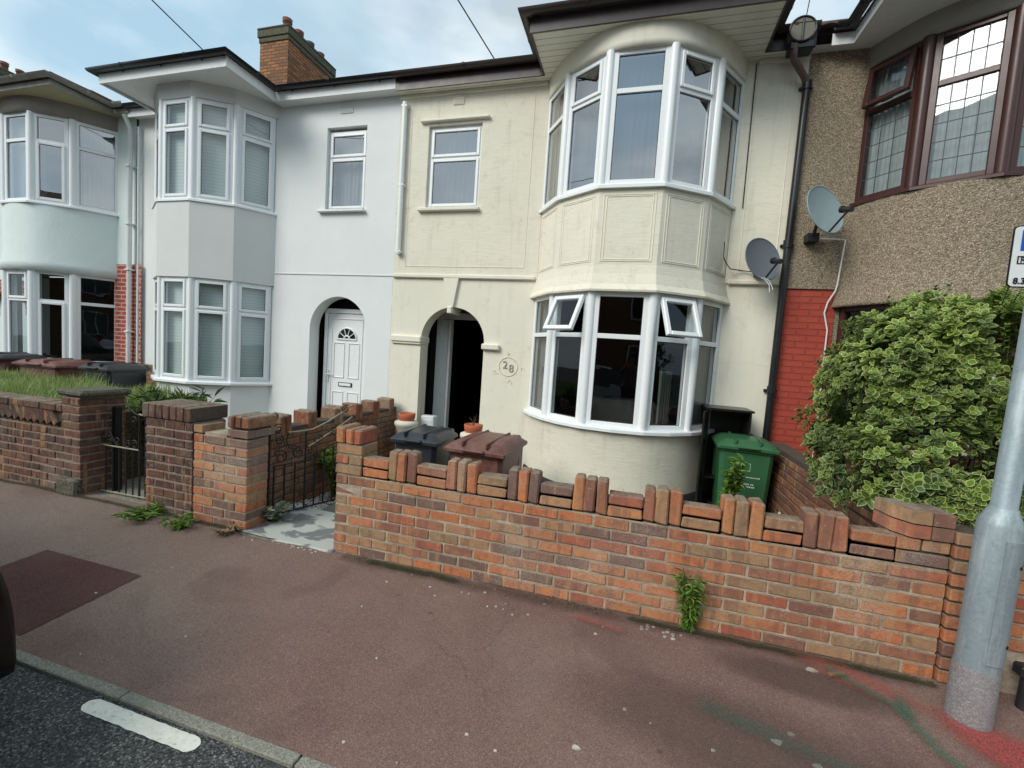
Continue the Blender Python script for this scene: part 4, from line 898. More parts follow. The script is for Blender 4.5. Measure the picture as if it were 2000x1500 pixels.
b = MB(); b.cbox(SX0, SX1, FY - .02, FY + .0, SZ + .092, SZ + .13, .004); b.cbox(SX1, B1, MY - .02, MY, SZ + .092, SZ + .13, .004)
for k in range(3): b.T = Matrix.Translation((SX0 + .5 + k * .75, FY - .03, SZ + .06)); b.prism([(0, 0), (-.06, .05), (0, .07)], -.008, .008, 0, 'x')
for k in range(3): b.T = Matrix.Translation((SX1 + .35 + k * .75, MY - .03, SZ + .06)); b.prism([(0, 0), (-.06, .05), (0, .07)], -.008, .008, 0, 'x')
b.T = None; b.build('gutter_bracket', 'gutter_k', hw)
roof(hw, B0, B1, SX0, SX1, SZ + .13, FY)

# ================================================================== LEFT HOUSE
hl = thing('terraced_house', 'pale mint roughcast terraced house with red brick strip at the far left', 'house')
LX = -10.38; lpl = plan(LX, (.34, .78, 1.13), (5.08, 5.40, 5.9)); LB = -13.98
b = MB(); wall_panel(b, LB, B0 - .004, 2.70, 5.35, F - .03, holes=[(LX - 1.13, LX + 1.13, 2.72, 5.2, .2)]); b.quad((LB, F - .03, 2.7), (B0, F - .03, 2.7), (B0, F, 2.7), (LB, F, 2.7)); b.build('wall', 'mint', hl, recalc=False)
b = MB(); wall_panel(b, LB, -9.30, -.4, 2.70, F - .001, holes=[(LX - 1.13, -9.30, .1, 2.5, .2)]); b.build('wall', 'mint_s', hl, recalc=False)
b = MB(); wall_panel(b, -9.30, -8.62, .95, 2.72, F - .05); b.quad((-9.30, F - .05, .95), (-9.30, F - .05, 2.72), (-9.3, F, 2.72), (-9.3, F, .95)); b.build('brick_pilaster', 'brick_red', hl, recalc=False)
b = MB(); wall_panel(b, -9.30, -8.02, -.4, .95, F - .06); b.build('brick_base', 'brick_yel', hl, recalc=False)
lr = rounded(lpl, 5)
b = MB(); band(b, [(lr, -.4), (lr, .84)], 0, True, False); b.build('bay_wall', 'brick_yel', hl, recalc=False)
b = MB(); band(b, [(offset(lr, -.1), 2.46), (offset(lr, .06), 2.45), (offset(lr, .05), 2.6), (offset(lr, .02), 2.8), (offset(lr, .02), 3.58)], 0, True, False); b.build('bay_apron', 'mint', hl, recalc=False)
b = MB(); band(b, [(offset(lr, -.1), 5.06), (offset(lr, .02), 5.055), (offset(lr, .03), 5.30)], 0, True, False); b.build('bay_head', 'beige_w', hl, recalc=False)
sill(hl, lpl, 3.57, 3.61, .07, 'upvc'); sill(hl, lpl, .83, .88, .07, 'upvc')
lu = bay_window(hl, lpl, 3.61, 5.06, 4.62, [(N_, N_), (N_, N_), (N_, N_), (S, N_), (N_, N_)], post=.04, glass='glass_up')
ll = bay_window(hl, lpl, .88, 2.46, 1.95, [(N_, N_), (N_, N_), (N_, S), (S, N_), (N_, N_)], post=.05, glass='glass_dk')
for i in (2, 4): curtain(lu, lpl[i], lpl[i + 1], 3.62, 5.03, 'net_w', .13, .01)
interior(hl, LX - 1.7, B0 - .1, [])
for z in (2.5, 3.57, .83, 5.1):
    b = MB(); b.poly([(p[0], p[1], z) for p in offset(lpl, -.06)]); b.build('bay_floor', 'room', hl, recalc=False)
b = MB(); b.tube([(-8.84, F - .11, .95), (-8.83, F - .10, 5.05), (-8.83, F - .2, 5.25)], .036, 14); b.tube([(-8.70, F - .05, .95), (-8.70, F - .05, 5.1)], .022, 10)
for z in (1.5, 2.6, 3.4, 4.4): b.cbox(-8.88, -8.78, F - .16, F - .02, z, z + .03, .004)
b.build('downpipe', 'upvc_d', hl)
SZ = 5.30; FY = 4.86; SX0, SX1 = -11.7, -9.12; MY = 5.72
b = MB(); slat(b, SX0, SX1, FY, F, SZ); slat(b, LB, SX0, MY, F, SZ); slat(b, SX1, B0, MY, F, SZ); b.build('soffit', 'soffit_m', hl, recalc=False)
ep = [(LB, MY), (SX0, MY), (SX0, FY), (SX1, FY), (SX1, MY), (B0 + .05, MY)]
fascia(hl, ep, SZ - .03, SZ + .05, 'gutter_g'); gutter(hl, offset2(ep, .02), 'gutter_g', .055, SZ + .10)
roof(hl, LB, B0, SX0, SX1, SZ + .1, FY, pitch=24)
# porch arch of red brick at the very edge
b = MB(); cxp = -12.2
for k in range(15):
    a = math.pi * k / 14; b.T = Matrix.Translation((cxp + .58 * math.cos(a), 0, 1.75 + .58 * math.sin(a))) @ Matrix.Rotation(-a, 4, 'Y'); b.cbox(-.11, .11, F - .06, F + .02, -.055, .055, .006)
b.T = None; b.build('porch_arch', 'brick_red', hl)

# ================================================================== BROWN HOUSE
hb = thing('terraced_house', 'pebbledashed terraced house with dark brown leaded windows and red brick strip', 'house')
RX0 = 3.44; bpl = plan(RX0, (.37, .90, 1.22), (5.15, 5.45, 5.9)); B3 = 6.82
b = MB(); wall_panel(b, B2 + .003, B3, 2.57, 5.2, F - .02, holes=[(RX0 - 1.22, RX0 + 1.22, 2.6, 5.05, .2)]); b.quad((B2, F - .02, 2.57), (B3, F - .02, 2.57), (B3, F + .02, 2.57), (B2, F + .02, 2.57)); b.build('wall', 'pebble', hb, recalc=False)
b = MB(); wall_panel(b, B2 + .003, 2.16, -.4, 2.60, F); b.quad((2.16, F, -.4), (2.16, F + .2, -.4), (2.16, F + .2, 2.6), (2.16, F, 2.6)); b.build('brick_pilaster', 'brick_redp', hb, recalc=False)
b = MB(); wall_panel(b, 2.16, B3, -.4, 2.6, F + .02, holes=[(RX0 - 1.22, RX0 + 1.22, .1, 2.5, .2)]); b.build('wall', 'pebble', hb, recalc=False)
br_ = rounded(bpl, 5)
b = MB(); band(b, [(offset(br_, -.1), 2.372), (offset(br_, .10), 2.365), (offset(br_, .09), 2.40), (offset(br_, .05), 2.62), (offset(br_, .03), 2.85), (offset(br_, .03), 3.50)], 0, True, False); b.build('bay_apron', 'pebble', hb, recalc=False)
b = MB(); band(b, [(offset(br_, -.1), 4.985), (offset(br_, .02), 4.98), (offset(br_, .03), 5.2)], 0, True, False); b.build('bay_head', 'beige_w', hb, recalc=False)
b = MB(); band(b, [(br_, -.4), (br_, .84)], 0, True, False); b.build('bay_wall', 'brick_redp', hb, recalc=False)
sill(hb, bpl, 3.49, 3.53, .06, 'brown_upvc'); sill(hb, bpl, .83, .88, .06, 'brown_upvc')
bu = bay_window(hb, bpl, 3.53, 4.985, 4.50, [(N_, N_), (N_, N_), (N_, N_), (N_, N_), (N_, N_)], {0: 9}, mat='brown_upvc', glass='glass', lead=True, post=.045, fw=.055)
bl = bay_window(hb, bpl, .88, 2.37, 1.90, [(N_, N_)] * 5, mat='brown_upvc', glass='glass_dk', lead=True, post=.045, fw=.055)
for i in range(5): curtain(bu, bpl[i], bpl[i + 1], 3.56, 4.95, 'net_w', .10, .012)
interior(hb, B2 + .2, B3 - .4, [])
for z in (2.4, 3.49, .83, 5.02):
    b = MB(); b.poly([(p[0], p[1], z) for p in offset(bpl, -.06)]); b.build('bay_floor', 'room', hb, recalc=False)
SZ = 5.20; FY = 4.95; SX0, SX1 = 2.0, 4.8; MY = 5.74
b = MB(); slat(b, SX0, SX1, FY, F, SZ); slat(b, B2, SX0, MY, F, SZ); slat(b, SX1, B3, MY, F, SZ); b.build('soffit', 'soffit_w', hb, recalc=False)
ep = [(B2 + .15, MY), (SX0, MY), (SX0, FY), (SX1, FY), (SX1, MY), (B3, MY)]
fascia(hb, ep, SZ - .03, SZ + .09, 'fascia_w'); gutter(hb, offset2(ep, .02), 'gutter_k', .055, SZ + .14)
roof(hb, B2, B3, SX0, SX1, SZ + .17, FY, pitch=33)
# hopper head, shared black downpipe
dpz = thing('drainpipe', 'black drainpipe with a round hopper between the cream and pebbledashed houses', 'drainpipe')
b = MB(); b.tube([(1.40, 5.64, 5.24), (1.395, 5.64, 5.08), (1.40, 5.66, 5.03), (1.56, 5.79, 4.90), (1.60, 5.83, 4.84)], .036, 14); b.build('swan_neck', plastic('faded_pipe', (.12, .07, .065), .5, .5), dpz)
b = MB(); b.tube([(1.605, F - .07, 4.86), (1.60, F - .07, 4.0), (1.59, F - .07, 2.9), (1.585, F - .07, 1.2), (1.58, F - .07, -.22)], .040, 14)
for z, x in ((4.78, 1.605), (3.02, 1.59), (1.32, 1.585)): b.tube([(x, F - .07, z), (x, F - .07, z + .09)], .050, 14); b.cbox(x - .07, x + .07, F - .05, F, z + .02, z + .05, .004)
b.build('pipe', 'gutter_k', dpz)
b = MB(); b.tube([(1.445, 5.60, 5.30), (1.445, 5.86, 5.30)], .125, 28); b.build('hopper', plastic('mossy_hopper', (.16, .15, .11), .6, .5), dpz)
b = MB(); b.tube([(1.445 + .128 * math.cos(a / 24 * 2 * math.pi), 5.598, 5.30 + .128 * math.sin(a / 24 * 2 * math.pi)) for a in range(25)], .011, 6); b.cbox(1.34, 1.58, 5.61, 5.78, 5.11, 5.19, .01); b.tube([(1.445, 5.59, 5.17), (1.445, 5.59, 5.40)], .010, 6); b.build('hopper_rim', 'gutter_k', dpz)

# ------------------------------------------------------------------ chimneys
def chimney(label, x0, y0, z0=7.0, zt=8.95, n=4):
    c = thing('chimney_stack', label, 'chimney', 'brick chimney stacks'); W, Dp = .82, 1.6
    b = MB(); b.box(x0, x0 + W, y0, y0 + Dp, z0, zt - .33); b.build('stack', 'brick_ch', c)
    b = MB(); b.cbox(x0 - .025, x0 + W + .025, y0 - .025, y0 + Dp + .025, zt - .33, zt - .22, .01); b.cbox(x0 - .05, x0 + W + .05, y0 - .05, y0 + Dp + .05, zt - .22, zt - .06, .01); b.cbox(x0 - .06, x0 + W + .06, y0 - .06, y0 + Dp + .06, zt - .06, zt, .02); b.build('capping', 'moss_c', c)
    for k in range(n):
        b = MB(); r = .105; h = (.30, .28, .26, .24)[k % 4]; b.lathe([(r * .9, 0), (r * .86, h * .7), (r * 1.05, h * .74), (r * 1.05, h * .82), (r * .86, h * .86), (r * 1.1, h), (r * .8, h), (r * .7, h * .6)][:], (x0 + W * .70, y0 + .22 + k * .38, zt), 16); b.build('chimney_pot', 'pot_old' if k != 2 else 'moss_c', c)
    return c
chimney('orange brick chimney stack with four clay pots above the white house roof', -9.34, 8.95)
chimney('distant brick chimney top at the far left edge above the mint house', -21.2, 9.6, 7.0, 9.62)

# ------------------------------------------------------------------ overhead wires
def wire(p0, p1, sag, label, r=.008):
    b = MB(); n = 14; b.tube([(p0[0] + (p1[0] - p0[0]) * i / n, p0[1] + (p1[1] - p0[1]) * i / n, p0[2] + (p1[2] - p0[2]) * i / n - sag * 4 * (i / n) * (1 - i / n)) for i in range(n + 1)], r, 5); tag(b.build('overhead_wire', 'cable_k'), label, 'wire', 'overhead telephone wires')
wire((-5.95, 4.84, 5.37), (-6.94, 1.24, 7.02), .0, 'thin black wire rising from the white house bay gutter')
wire((-2.08, 5.72, 5.39), (-4.14, .92, 7.67), .0, 'thin black wire rising from the cream house main gutter')
wire((1.50, 5.75, 5.50), (1.30, 4.40, 6.25), .0, 'thin faint wire above the round drainpipe hopper', .005)

# ------------------------------------------------------------------ wheelie bins
def wheelie(name_label, mats, w_, d_, h_, loc, rot=0, marks=None, group='wheelie bins in the front gardens', lidtilt=0, bowed=False):
    body, lidm = mats; t = thing('wheelie_bin', name_label, 'wheelie bin', group, loc); t.rotation_euler = (0, 0, R(rot))
    b = MB(); hb_ = h_ * .90; fx, bx = w_ * .5, w_ * .41; fy, by = d_ * .5, d_ * .40; n = 6
    def ring(hx, y0, y1, z, c=.04):
        return [(-hx + c, y0, z), (hx - c, y0, z), (hx, y0 + c, z), (hx, y1 - c, z), (hx - c, y1, z), (-hx + c, y1, z), (-hx, y1 - c, z), (-hx, y0 + c, z)]
    rows = [ring(bx * .96, -by * .95, by * .9, .03), ring(bx, -by, by * .95, .10), ring(fx * .93, -fy * .93, fy * .9, hb_ * .90), ring(fx * .93, -fy * .93, fy * .9, hb_ - .05), ring(fx * .98, -fy, fy * .95, hb_ - .045), ring(fx * .98, -fy, fy * .95, hb_)]
    vs = [p for r in rows for p in r]; b.add(vs, [(i * 8 + k, i * 8 + (k + 1) % 8, (i + 1) * 8 + (k + 1) % 8, (i + 1) * 8 + k) for i in range(len(rows) - 1) for k in range(8)]); b.poly(rows[0][::-1]); b.poly(rows[-1])
    # moulded ribs on sides
    b.cbox(-fx * .93, -fx * .80, fy * .6, fy * .98, hb_ * .5, hb_ - .02, .01); b.cbox(fx * .80, fx * .93, fy * .6, fy * .98, hb_ * .5, hb_ - .02, .01)
    b.build('bin_body', body, t)
    # lid
    b = MB(); b.T = Matrix.Translation((0, fy, hb_ + .01)) @ Matrix.Rotation(R(-lidtilt), 4, 'X') @ Matrix.Translation((0, -fy, 0)); N = 12; K = 10; vs = []
    Lx, Ly0, Ly1 = fx * 1.06, -fy * 1.06, fy * 1.02
    for j in range(K + 1):
        v = j / K; y = Ly0 + (Ly1 - Ly0) * v
        for i in range(N + 1):
            u = -1 + 2 * i / N; edge = min(1 - abs(u), min(v, 1 - v) * 2.2) ; rise = .055 * min(1, edge / .22); dome = .028 * (1 - u * u) * (1 - (2 * v - 1) ** 2)
            if .05 < abs(abs(u) - .62) < .12 and .1 < v < .95: rise += .006
            vs.append((u * Lx, y, rise + dome))
    b.add(vs, [(j * (N + 1) + i, j * (N + 1) + i + 1, (j + 1) * (N + 1) + i + 1, (j + 1) * (N + 1) + i) for j in range(K) for i in range(N)], 0, 0, True)
    for (a, c, e, f) in ((-Lx, Lx, Ly0 - .006, Ly0 + .02), (-Lx, Lx, Ly1 - .02, Ly1), (-Lx - .004, -Lx + .02, Ly0, Ly1), (Lx - .02, Lx + .004, Ly0, Ly1)): b.cbox(a, c, e, f, -.035, .004, .006)
    b.cbox(-Lx * .36, Lx * .36, Ly0 - .035, Ly0 + .012, -.012, .014, .008)      # lip handle
    for s_ in (-1, 1): b.cbox(s_ * Lx * .40 - .012, s_ * Lx * .40 + .012, Ly0 + .01, Ly1 - .06, .03, .085, .008)
    for s_ in (-1, 1): b.cbox(s_ * Lx * .55 - .05, s_ * Lx * .55 + .05, Ly1 - .03, Ly1 + .07, -.02, .045, .015)
    b.T = None; b.build('lid', lidm, t)
    b = MB(); b.tube([(-fx * .85, fy + .06, hb_ + .0), (fx * .85, fy + .06, hb_ + .0)], .016, 10)
    for s_ in (-1, 0, 1): b.cbox(s_ * fx * .8 - .012, s_ * fx * .8 + .012, fy * .9, fy + .065, hb_ - .02, hb_ + .016, .005)
    b.build('handle', lidm, t)
    for s_ in (-1, 1):
        b = MB(); b.tube([(s_ * (bx + .03) - .025, by * .95, .10), (s_ * (bx + .03) + .025, by * .95, .10)], .10, 20); b.build('wheel', 'rubber', t)
    if marks: marks(t, fx, -fy, hb_)
    return t
def green_marks(t, fx, y, h):
    b = MB(); sl = (.93 - .8) * .0; 
    def Y(z): return y * (.80 + (.93 - .80) * (z - .10) / (h * .90 - .10)) - .0025
    def Q(x0, x1, z0, z1): b.add([(x0, Y(z0), z0), (x1, Y(z0), z0), (x1, Y(z1), z1), (x0, Y(z1), z1)], [(0, 1, 2, 3)])
    e = .004
    Q(-.045, .045, .725, .725 + e); Q(-.045, .045, .805, .805 + e); Q(-.045, -.045 + e, .725, .809); Q(.041, .045, .725, .809)
    random.seed(5)
    x = -.08
    while x < .14: w_ = rnd(.007, .013); Q(x, x + w_, .652, .652 + rnd(.009, .015)); x += w_ + .004
    for z, xe in ((.575, .09), (.545, .10)):
        x = -.08
        while x < xe: w_ = rnd(.009, .016); Q(x, x + w_, z, z + rnd(.013, .017)); x += w_ + (.004 if random.random() < .8 else .014)
    for k in range(16):
        a0, a1 = [2.0 + 2.5 * q / 16 for q in (k, k + 1)]
        P = lambda a, r: (-.055 + r * 1.5 * math.cos(a), Y(.665 + r * .7 * math.sin(a)), .665 + r * .7 * math.sin(a)); wd = .006 * math.sin(math.pi * (k + .5) / 16)
        b.add([P(a0, .045), P(a1, .045), P(a1, .045 + wd + .002), P(a0, .045 + wd + .002)], [(0, 1, 2, 3)])
    b.build('printed_mark', 'decal', t, recalc=False)
def dark_marks(t, fx, y, h):
    b = MB()
    def Y(z): return y * (.80 + (.93 - .80) * (z - .10) / (h * .90 - .10)) - .003
    def Q(x0, x1, z0, z1): b.add([(x0, Y(z0), z0), (x1, Y(z0), z0), (x1, Y(z1), z1), (x0, Y(z1), z1)], [(0, 1, 2, 3)])
    Q(-.05, .0, .70, .76); Q(.02, .026, .70, .765); Q(-.07, .12, .62, .628); Q(-.06, .08, .53, .537); Q(-.06, .1, .51, .517); b.build('printed_mark', 'decal', t, recalc=False)
wheelie('dark blue wheelie bin with domed lid behind the castellated wall', ('bin_k', 'bin_k'), .47, .56, .99, (-2.02, 4.10, GZ), 3)
wheelie('faded brown wheelie bin with flat lid in front of the cream bay', ('bin_b', 'bin_b'), .58, .74, .97, (-1.36, 4.18, GZ), -2)
wheelie('bright green wheelie bin with white print beside the black meter cabinet', ('bin_g', 'bin_g'), .56, .60, 1.08, (1.25, 5.42, GZ), -3, green_marks)
wheelie('charcoal wheelie bin with a white sticker in the mint house garden', ('bin_k2', 'bin_k2'), .56, .6, 1.08, (-8.0, 5.05, -.05), 4, dark_marks)
wheelie('brown wheelie bin behind grass in the mint house garden', ('bin_b', 'bin_b'), .90, .7, 1.04, (-9.35, 5.1, -.05), 4)
wheelie('black topped brown wheelie bin at the far left frame edge', ('bin_b', 'bin_k2'), .58, .72, 1.10, (-10.15, 4.95, -.05), 0)
wheelie('brown wheelie bin mostly hidden behind the variegated bush', ('bin_b', 'bin_b'), .58, .70, .98, (2.25, 5.1, -.05), 8)

# ------------------------------------------------------------------ green-bin neighbours: cabinet, bag, pots
mc = thing('meter_cabinet', 'tall black meter cabinet standing against the cream house corner', 'cabinet')
b = MB(); x0, x1, y0, y1, z1 = .86, 1.32, 5.46, 5.88, 1.10
b.box(x0, x0 + .02, y0, y1, GZ, z1); b.box(x1 - .02, x1, y0, y1, GZ, z1); b.box(x0 + .02, x1 - .02, y1 - .02, y1, GZ, z1); b.box(x0 - .02, x1 + .02, y0 - .02, y1, z1, z1 + .025); b.box(x0 + .02, x1 - .02, y0, y1 - .02, .3, .32); b.build('cabinet_body', 'black_box', mc)
b = MB(); b.T = Matrix.Translation((x0 + .0, y0, 0)) @ Matrix.Rotation(R(-112), 4, 'Z'); b.cbox(0, .16, -.012, .012, GZ + .02, z1 - .01, .004); b.T = None; b.build('cabinet_door', 'black_box', mc)
bg_ = thing('plastic_bag', 'white plastic carrier bag with yellow print slumped beside the green bin', 'bag')
b = MB(); me_pts = []; NU, NV = 22, 14; vs = []
for j in range(NV + 1):
    v = j / NV; z = GZ + .02 + v * .34; r = .12 * (math.sin(math.pi * min(1, v * .9 + .12)) ** .7) * (1 if v < .72 else .55 + .2 * math.sin(v * 20))
    for i in range(NU): a = 2 * math.pi * i / NU; rr = max(.01, r * (1 + .28 * noise.noise(Vector((math.cos(a) * 2.4, math.sin(a) * 2.4, v * 5))))); vs.append((1.63 - .06 * v + rr * math.cos(a), 5.05 + rr * .8 * math.sin(a), z + .02 * noise.noise(Vector((a, v * 6, 1)))))
b.add(vs, [(j * NU + i, j * NU + (i + 1) % NU, (j + 1) * NU + (i + 1) % NU, (j + 1) * NU + i) for j in range(NV) for i in range(NU)], 0, 0, False); b.build('bag_body', 'bag', bg_)
def urn(x, y, label, plant=False, s=1.):
    t = thing('flower_pot', label, 'flower pot', 'urns flanking the porch', (x, y, GZ))
    b = MB(); b.lathe([(.10 * s, 0), (.115 * s, .05), (.07 * s, .12), (.075 * s, .5), (.13 * s, .60), (.155 * s, .68), (.17 * s, .70), (.165 * s, .74), (.14 * s, .75), (.115 * s, .76)], (0, 0, 0), 28); b.build('urn', 'urn', t)
    b = MB(); b.lathe([(.10 * s, .755), (.118 * s, .80), (.122 * s, .86), (.105 * s, .862), (.09 * s, .83)], (0, 0, 0), 28); b.build('terracotta_pot', 'terra', t)
    if plant:
        b = MB()
        for k in range(7): a = rnd(0, 6.3); b.tube([(0, 0, .82), (.02 * math.cos(a), .02 * math.sin(a), .9), (.06 * math.cos(a), .06 * math.sin(a), rnd(.94, 1.0))], .004, 5, r1=.001)
        b.build('dead_stems', 'stem', t)
urn(-3.06, 5.58, 'cream urn with terracotta bowl at the left of the open porch'); urn(-1.94, 5.30, 'cream urn with dry stems in a terracotta bowl right of the porch', True)
b = MB(); b.cbox(-2.93, -2.73, 5.76, 5.90, GZ, .60, .01); b.cbox(-2.90, -2.76, 5.755, 5.765, .35, .55, .004); tag(b.build('meter_box', 'upvc_d'), 'small white box standing beside the left urn in the porch', 'box')

# ------------------------------------------------------------------ satellite dishes
def dish(label, c, dr_, r, mat, mount, arm=True):
    t = thing('satellite_dish', label, 'satellite dish', 'satellite dishes on the fronts'); d = Vector(dr_).normalized(); q = d.to_track_quat('Z', 'Y').to_matrix().to_4x4(); T = Matrix.Translation(c) @ q
    prof = [(r * k / 8, .16 * r * (k / 8) ** 2 * 1.0) for k in range(9)]
    b = MB(); b.T = T @ Matrix.Diagonal((.94, 1.06, 1, 1)); vs = []; seg = 36
    for (off) in (0, -.008):
        vs = [(pr * math.cos(2 * math.pi * k / seg), pr * math.sin(2 * math.pi * k / seg), pz + off) for pr, pz in prof for k in range(seg)]
        b.add(vs, [(i * seg + k, i * seg + (k + 1) % seg, (i + 1) * seg + (k + 1) % seg, (i + 1) * seg + k) for i in range(8) for k in range(seg)], 0, 0, True)
    b.tube([(r * math.cos(2 * math.pi * k / seg), r * math.sin(2 * math.pi * k / seg), .16 * r - .002) for k in range(seg + 1)], .007, 6, caps=False); b.build('reflector', mat, t, recalc=False)
    b = MB(); inv = T.inverted(); bottom = T @ Vector((0, -r * 1.04, .1 * r)); foc = T @ Vector((0, -r * .55, r * 1.05)); b.tube([bottom, foc], .011, 8)
    u = (foc - (T @ Vector((0, 0, r * .1)))).normalized(); b.tube([foc - u * .07, foc + u * .03], .028, 12); b.tube([foc - u * .09, foc - u * .065], .036, 12); b.build('lnb_arm', 'dark', t)
    b = MB(); back = T @ Vector((0, 0, -.01)); b.tube([back, Vector(mount)], .018, 8); b.cbox(mount[0] - .06, mount[0] + .06, mount[1] - .02, F - .0, mount[2] - .05, mount[2] + .05, .006); b.tube([Vector(mount), Vector((mount[0], F - .02, mount[2]))], .02, 8); b.build('bracket', 'dark', t)
    return t
d1 = dish('dark grey satellite dish on the cream house beside the black drainpipe', (1.27, 5.60, 2.83), (.50, -1, .30), .235, 'dish_g', (1.33, 5.80, 2.74))
b = MB()
for (dx, k) in ((.0, 0), (.03, 1)): b.tube([(1.27 + dx, 5.50, 2.62), (1.32 + dx, 5.50, 2.59), (1.36 + dx, 5.5, 2.54 - .02 * k), (1.37 + dx, 5.5, 2.46 + .03 * k)], .005, 6)
b.build('loose_cable', 'cable_w', d1)
d2 = dish('pale green-grey satellite dish on the pebbledash wall below the brown window', (1.80, 5.54, 3.34), (.62, -1, .34), .26, 'dish_l', (1.82, 5.78, 3.13))
b = MB(); b.tube([(1.84, F - .06, 3.13), (2.10, F - .05, 3.125), (2.165, F - .05, 3.12), (2.155, F - .05, 2.9), (2.14, F - .05, 2.62), (2.13, F - .045, 2.55), (2.07, F - .04, 2.42), (2.05, F - .03, 2.3), (2.10, F - .03, 2.1), (2.10, F - .03, 1.8), (2.11, F - .03, .8), (2.10, F - .03, .3)], .009, 8); b.build('cable', 'cable_w', d2)

# ------------------------------------------------------------------ gates
def bars(b, T, us, z0, zt, r=.008):
    b.T = T
    for u, z in zip(us, zt): b.tube([(u, 0, z0), (u, 0, z)], r, 6)
def scroll(b, c, r, turns=1.2, s=1, a0=0, wr=.006, n=22):
    b.tube([(c[0] + s * r * (1 - .72 * k / n) * math.cos(a0 + turns * 2 * math.pi * k / n), 0, c[1] + r * (1 - .72 * k / n) * math.sin(a0 + turns * 2 * math.pi * k / n)) for k in range(n + 1)], wr, 5)
gt = thing('iron_gate', 'black wrought iron gate with curved top standing open beside the orange pier', 'gate')
ang = math.atan2(.75, .28); T = Matrix.Translation((-2.965, 3.04, .0)) @ Matrix.Rotation(ang, 4, 'Z')
b = MB(); us = [.043 + .0935 * k for k in range(9)]; bars(b, T, us, .035, [.47, .47, .48, .75, .52, .55, .58, .62, .8]); b.tube([(0, 0, .0), (0, 0, .86)], .010, 8); b.build('bar', 'iron', gt)
b = MB(); b.T = T; b.tube([(0, 0, .035), (.82, 0, .035)], .009, 6); b.tube([(.04, 0, .47), (.33, 0, .48)], .007, 6); b.tube([(.33, 0, .50), (.42, 0, .53), (.6, 0, .60), (.8, 0, .66)], .006, 6)
b.tube([(0, 0, .70), (.03, 0, .71)], .008, 6); b.build('rail', 'iron', gt)
b = MB(); b.T = T; arc = [(.16, .76), (.26, .757), (.39, .765), (.54, .825), (.69, .905), (.80, .975)]; b.tube([(u, 0, z) for u, z in arc], .008, 6); b.tube([(.35, 0, .605), (.50, 0, .68), (.695, 0, .785), (.80, 0, .85)], .007, 6); b.T = None; b.build('top_rail', 'rope', gt); b = MB(); b.T = T
b.tube([(.16, 0, .76), (.145, 0, .68), (.17, 0, .62), (.24, 0, .60)], .005, 6)
scroll(b, (.035, .915), .035, 1.1, 1, 4.5); scroll(b, (.07, .80), .045, 1.3, 1, 1); scroll(b, (.08, .70), .04, 1.3, -1, 2)
scroll(b, (.10, .545), .06, 1.3, -1, 1.2); scroll(b, (.26, .56), .06, 1.3, 1, 1.2); scroll(b, (.44, .66), .05, 1.3, 1, 0); scroll(b, (.60, .72), .05, 1.3, -1, 0); scroll(b, (.40, .58), .05, 1.2, 1, 3)
b.tube([(.05 + .02 * k, 0, .60 + .05 * math.sin(math.pi * k / 11)) for k in range(12)], .005, 5)
scroll(b, (.72, .93), .04, 1.4, 1, 1); b.T = None; b.build('scrollwork', 'iron', gt)
gl_ = thing('iron_gate', 'black wrought iron gate closed between the two dark brick piers', 'gate')
T = Matrix.Translation((-4.86, 2.95, 0)); b = MB(); us = [.07 + .088 * k for k in range(6)]; bars(b, T, us + [.50, .58], .0, [.46] * 5 + [.46, .80, .80], .0065); b.build('bar', 'iron', gl_)
b = MB(); b.T = T; b.tube([(0, 0, .01), (.60, 0, .02)], .010, 6); b.tube([(0, 0, .46), (.5, 0, .462)], .008, 6); b.tube([(.5, 0, .80), (.58, 0, .79)], .008, 6); b.build('rail', 'rope', gl_)
b = MB(); b.T = T; b.tube([(.04, 0, .72), (.12, 0, .6), (.2, 0, .48)], .005, 5); b.tube([(.30, 0, .92), (.38, 0, .84), (.45, 0, .80), (.5, 0, .79)], .006, 5)
for k, (c, r) in enumerate((((.44, .51), .045), ((.36, .50), .04), ((.12, .50), .04), ((.05, .56), .05), ((.22, .52), .04), ((.43, .74), .04))): scroll(b, c, r, 1.3, 1 if k % 2 else -1, k)
b.T = None; b.build('scrollwork', 'iron', gl_)

# ------------------------------------------------------------------ lamp column with sign
lc = thing('lamp_post', 'galvanised steel lamp column with an access door at the right edge', 'lamp post')
LCX, LCY = 1.655, 2.50
b = MB(); b.lathe([(.083, .0), (.082, .29), (.0785, .31)], (LCX, LCY, -.02), 40); b.build('column_base', 'galv_base', lc)
b = MB(); b.lathe([(.078, .27), (.078, .965), (.072, .985), (.048, 1.045), (.045, 1.05), (.042, 4.0), (.038, 7.0)], (LCX, LCY, 0), 40); b.build('column', 'galv', lc)
b = MB(); N = 14; a0, a1 = R(-105), R(-28)   # door plate on the front right
for r_, zz in ((.084, (.335, .915)),):
    vs = []; 
    for z in zz:
        for k in range(N + 1): a = a0 + (a1 - a0) * k / N; vs.append((LCX + r_ * math.cos(a), LCY + r_ * math.sin(a), z))
    for z in zz:
        for k in range(N + 1): a = a0 + (a1 - a0) * k / N; vs.append((LCX + .077 * math.cos(a), LCY + .077 * math.sin(a), z))
    n = N + 1; f = [(k, k + 1, n + k + 1, n + k) for k in range(N)] + [(k, k + 1, 2 * n + k + 1, 2 * n + k) for k in range(N)] + [(n + k, n + k + 1, 3 * n + k + 1, 3 * n + k) for k in range(N)] + [(0, n, 3 * n, 2 * n), (N, n + N, 3 * n + N, 2 * n + N)]
    b.add(vs, f, 0, 0, False)
b.build('access_door', 'galv', lc)
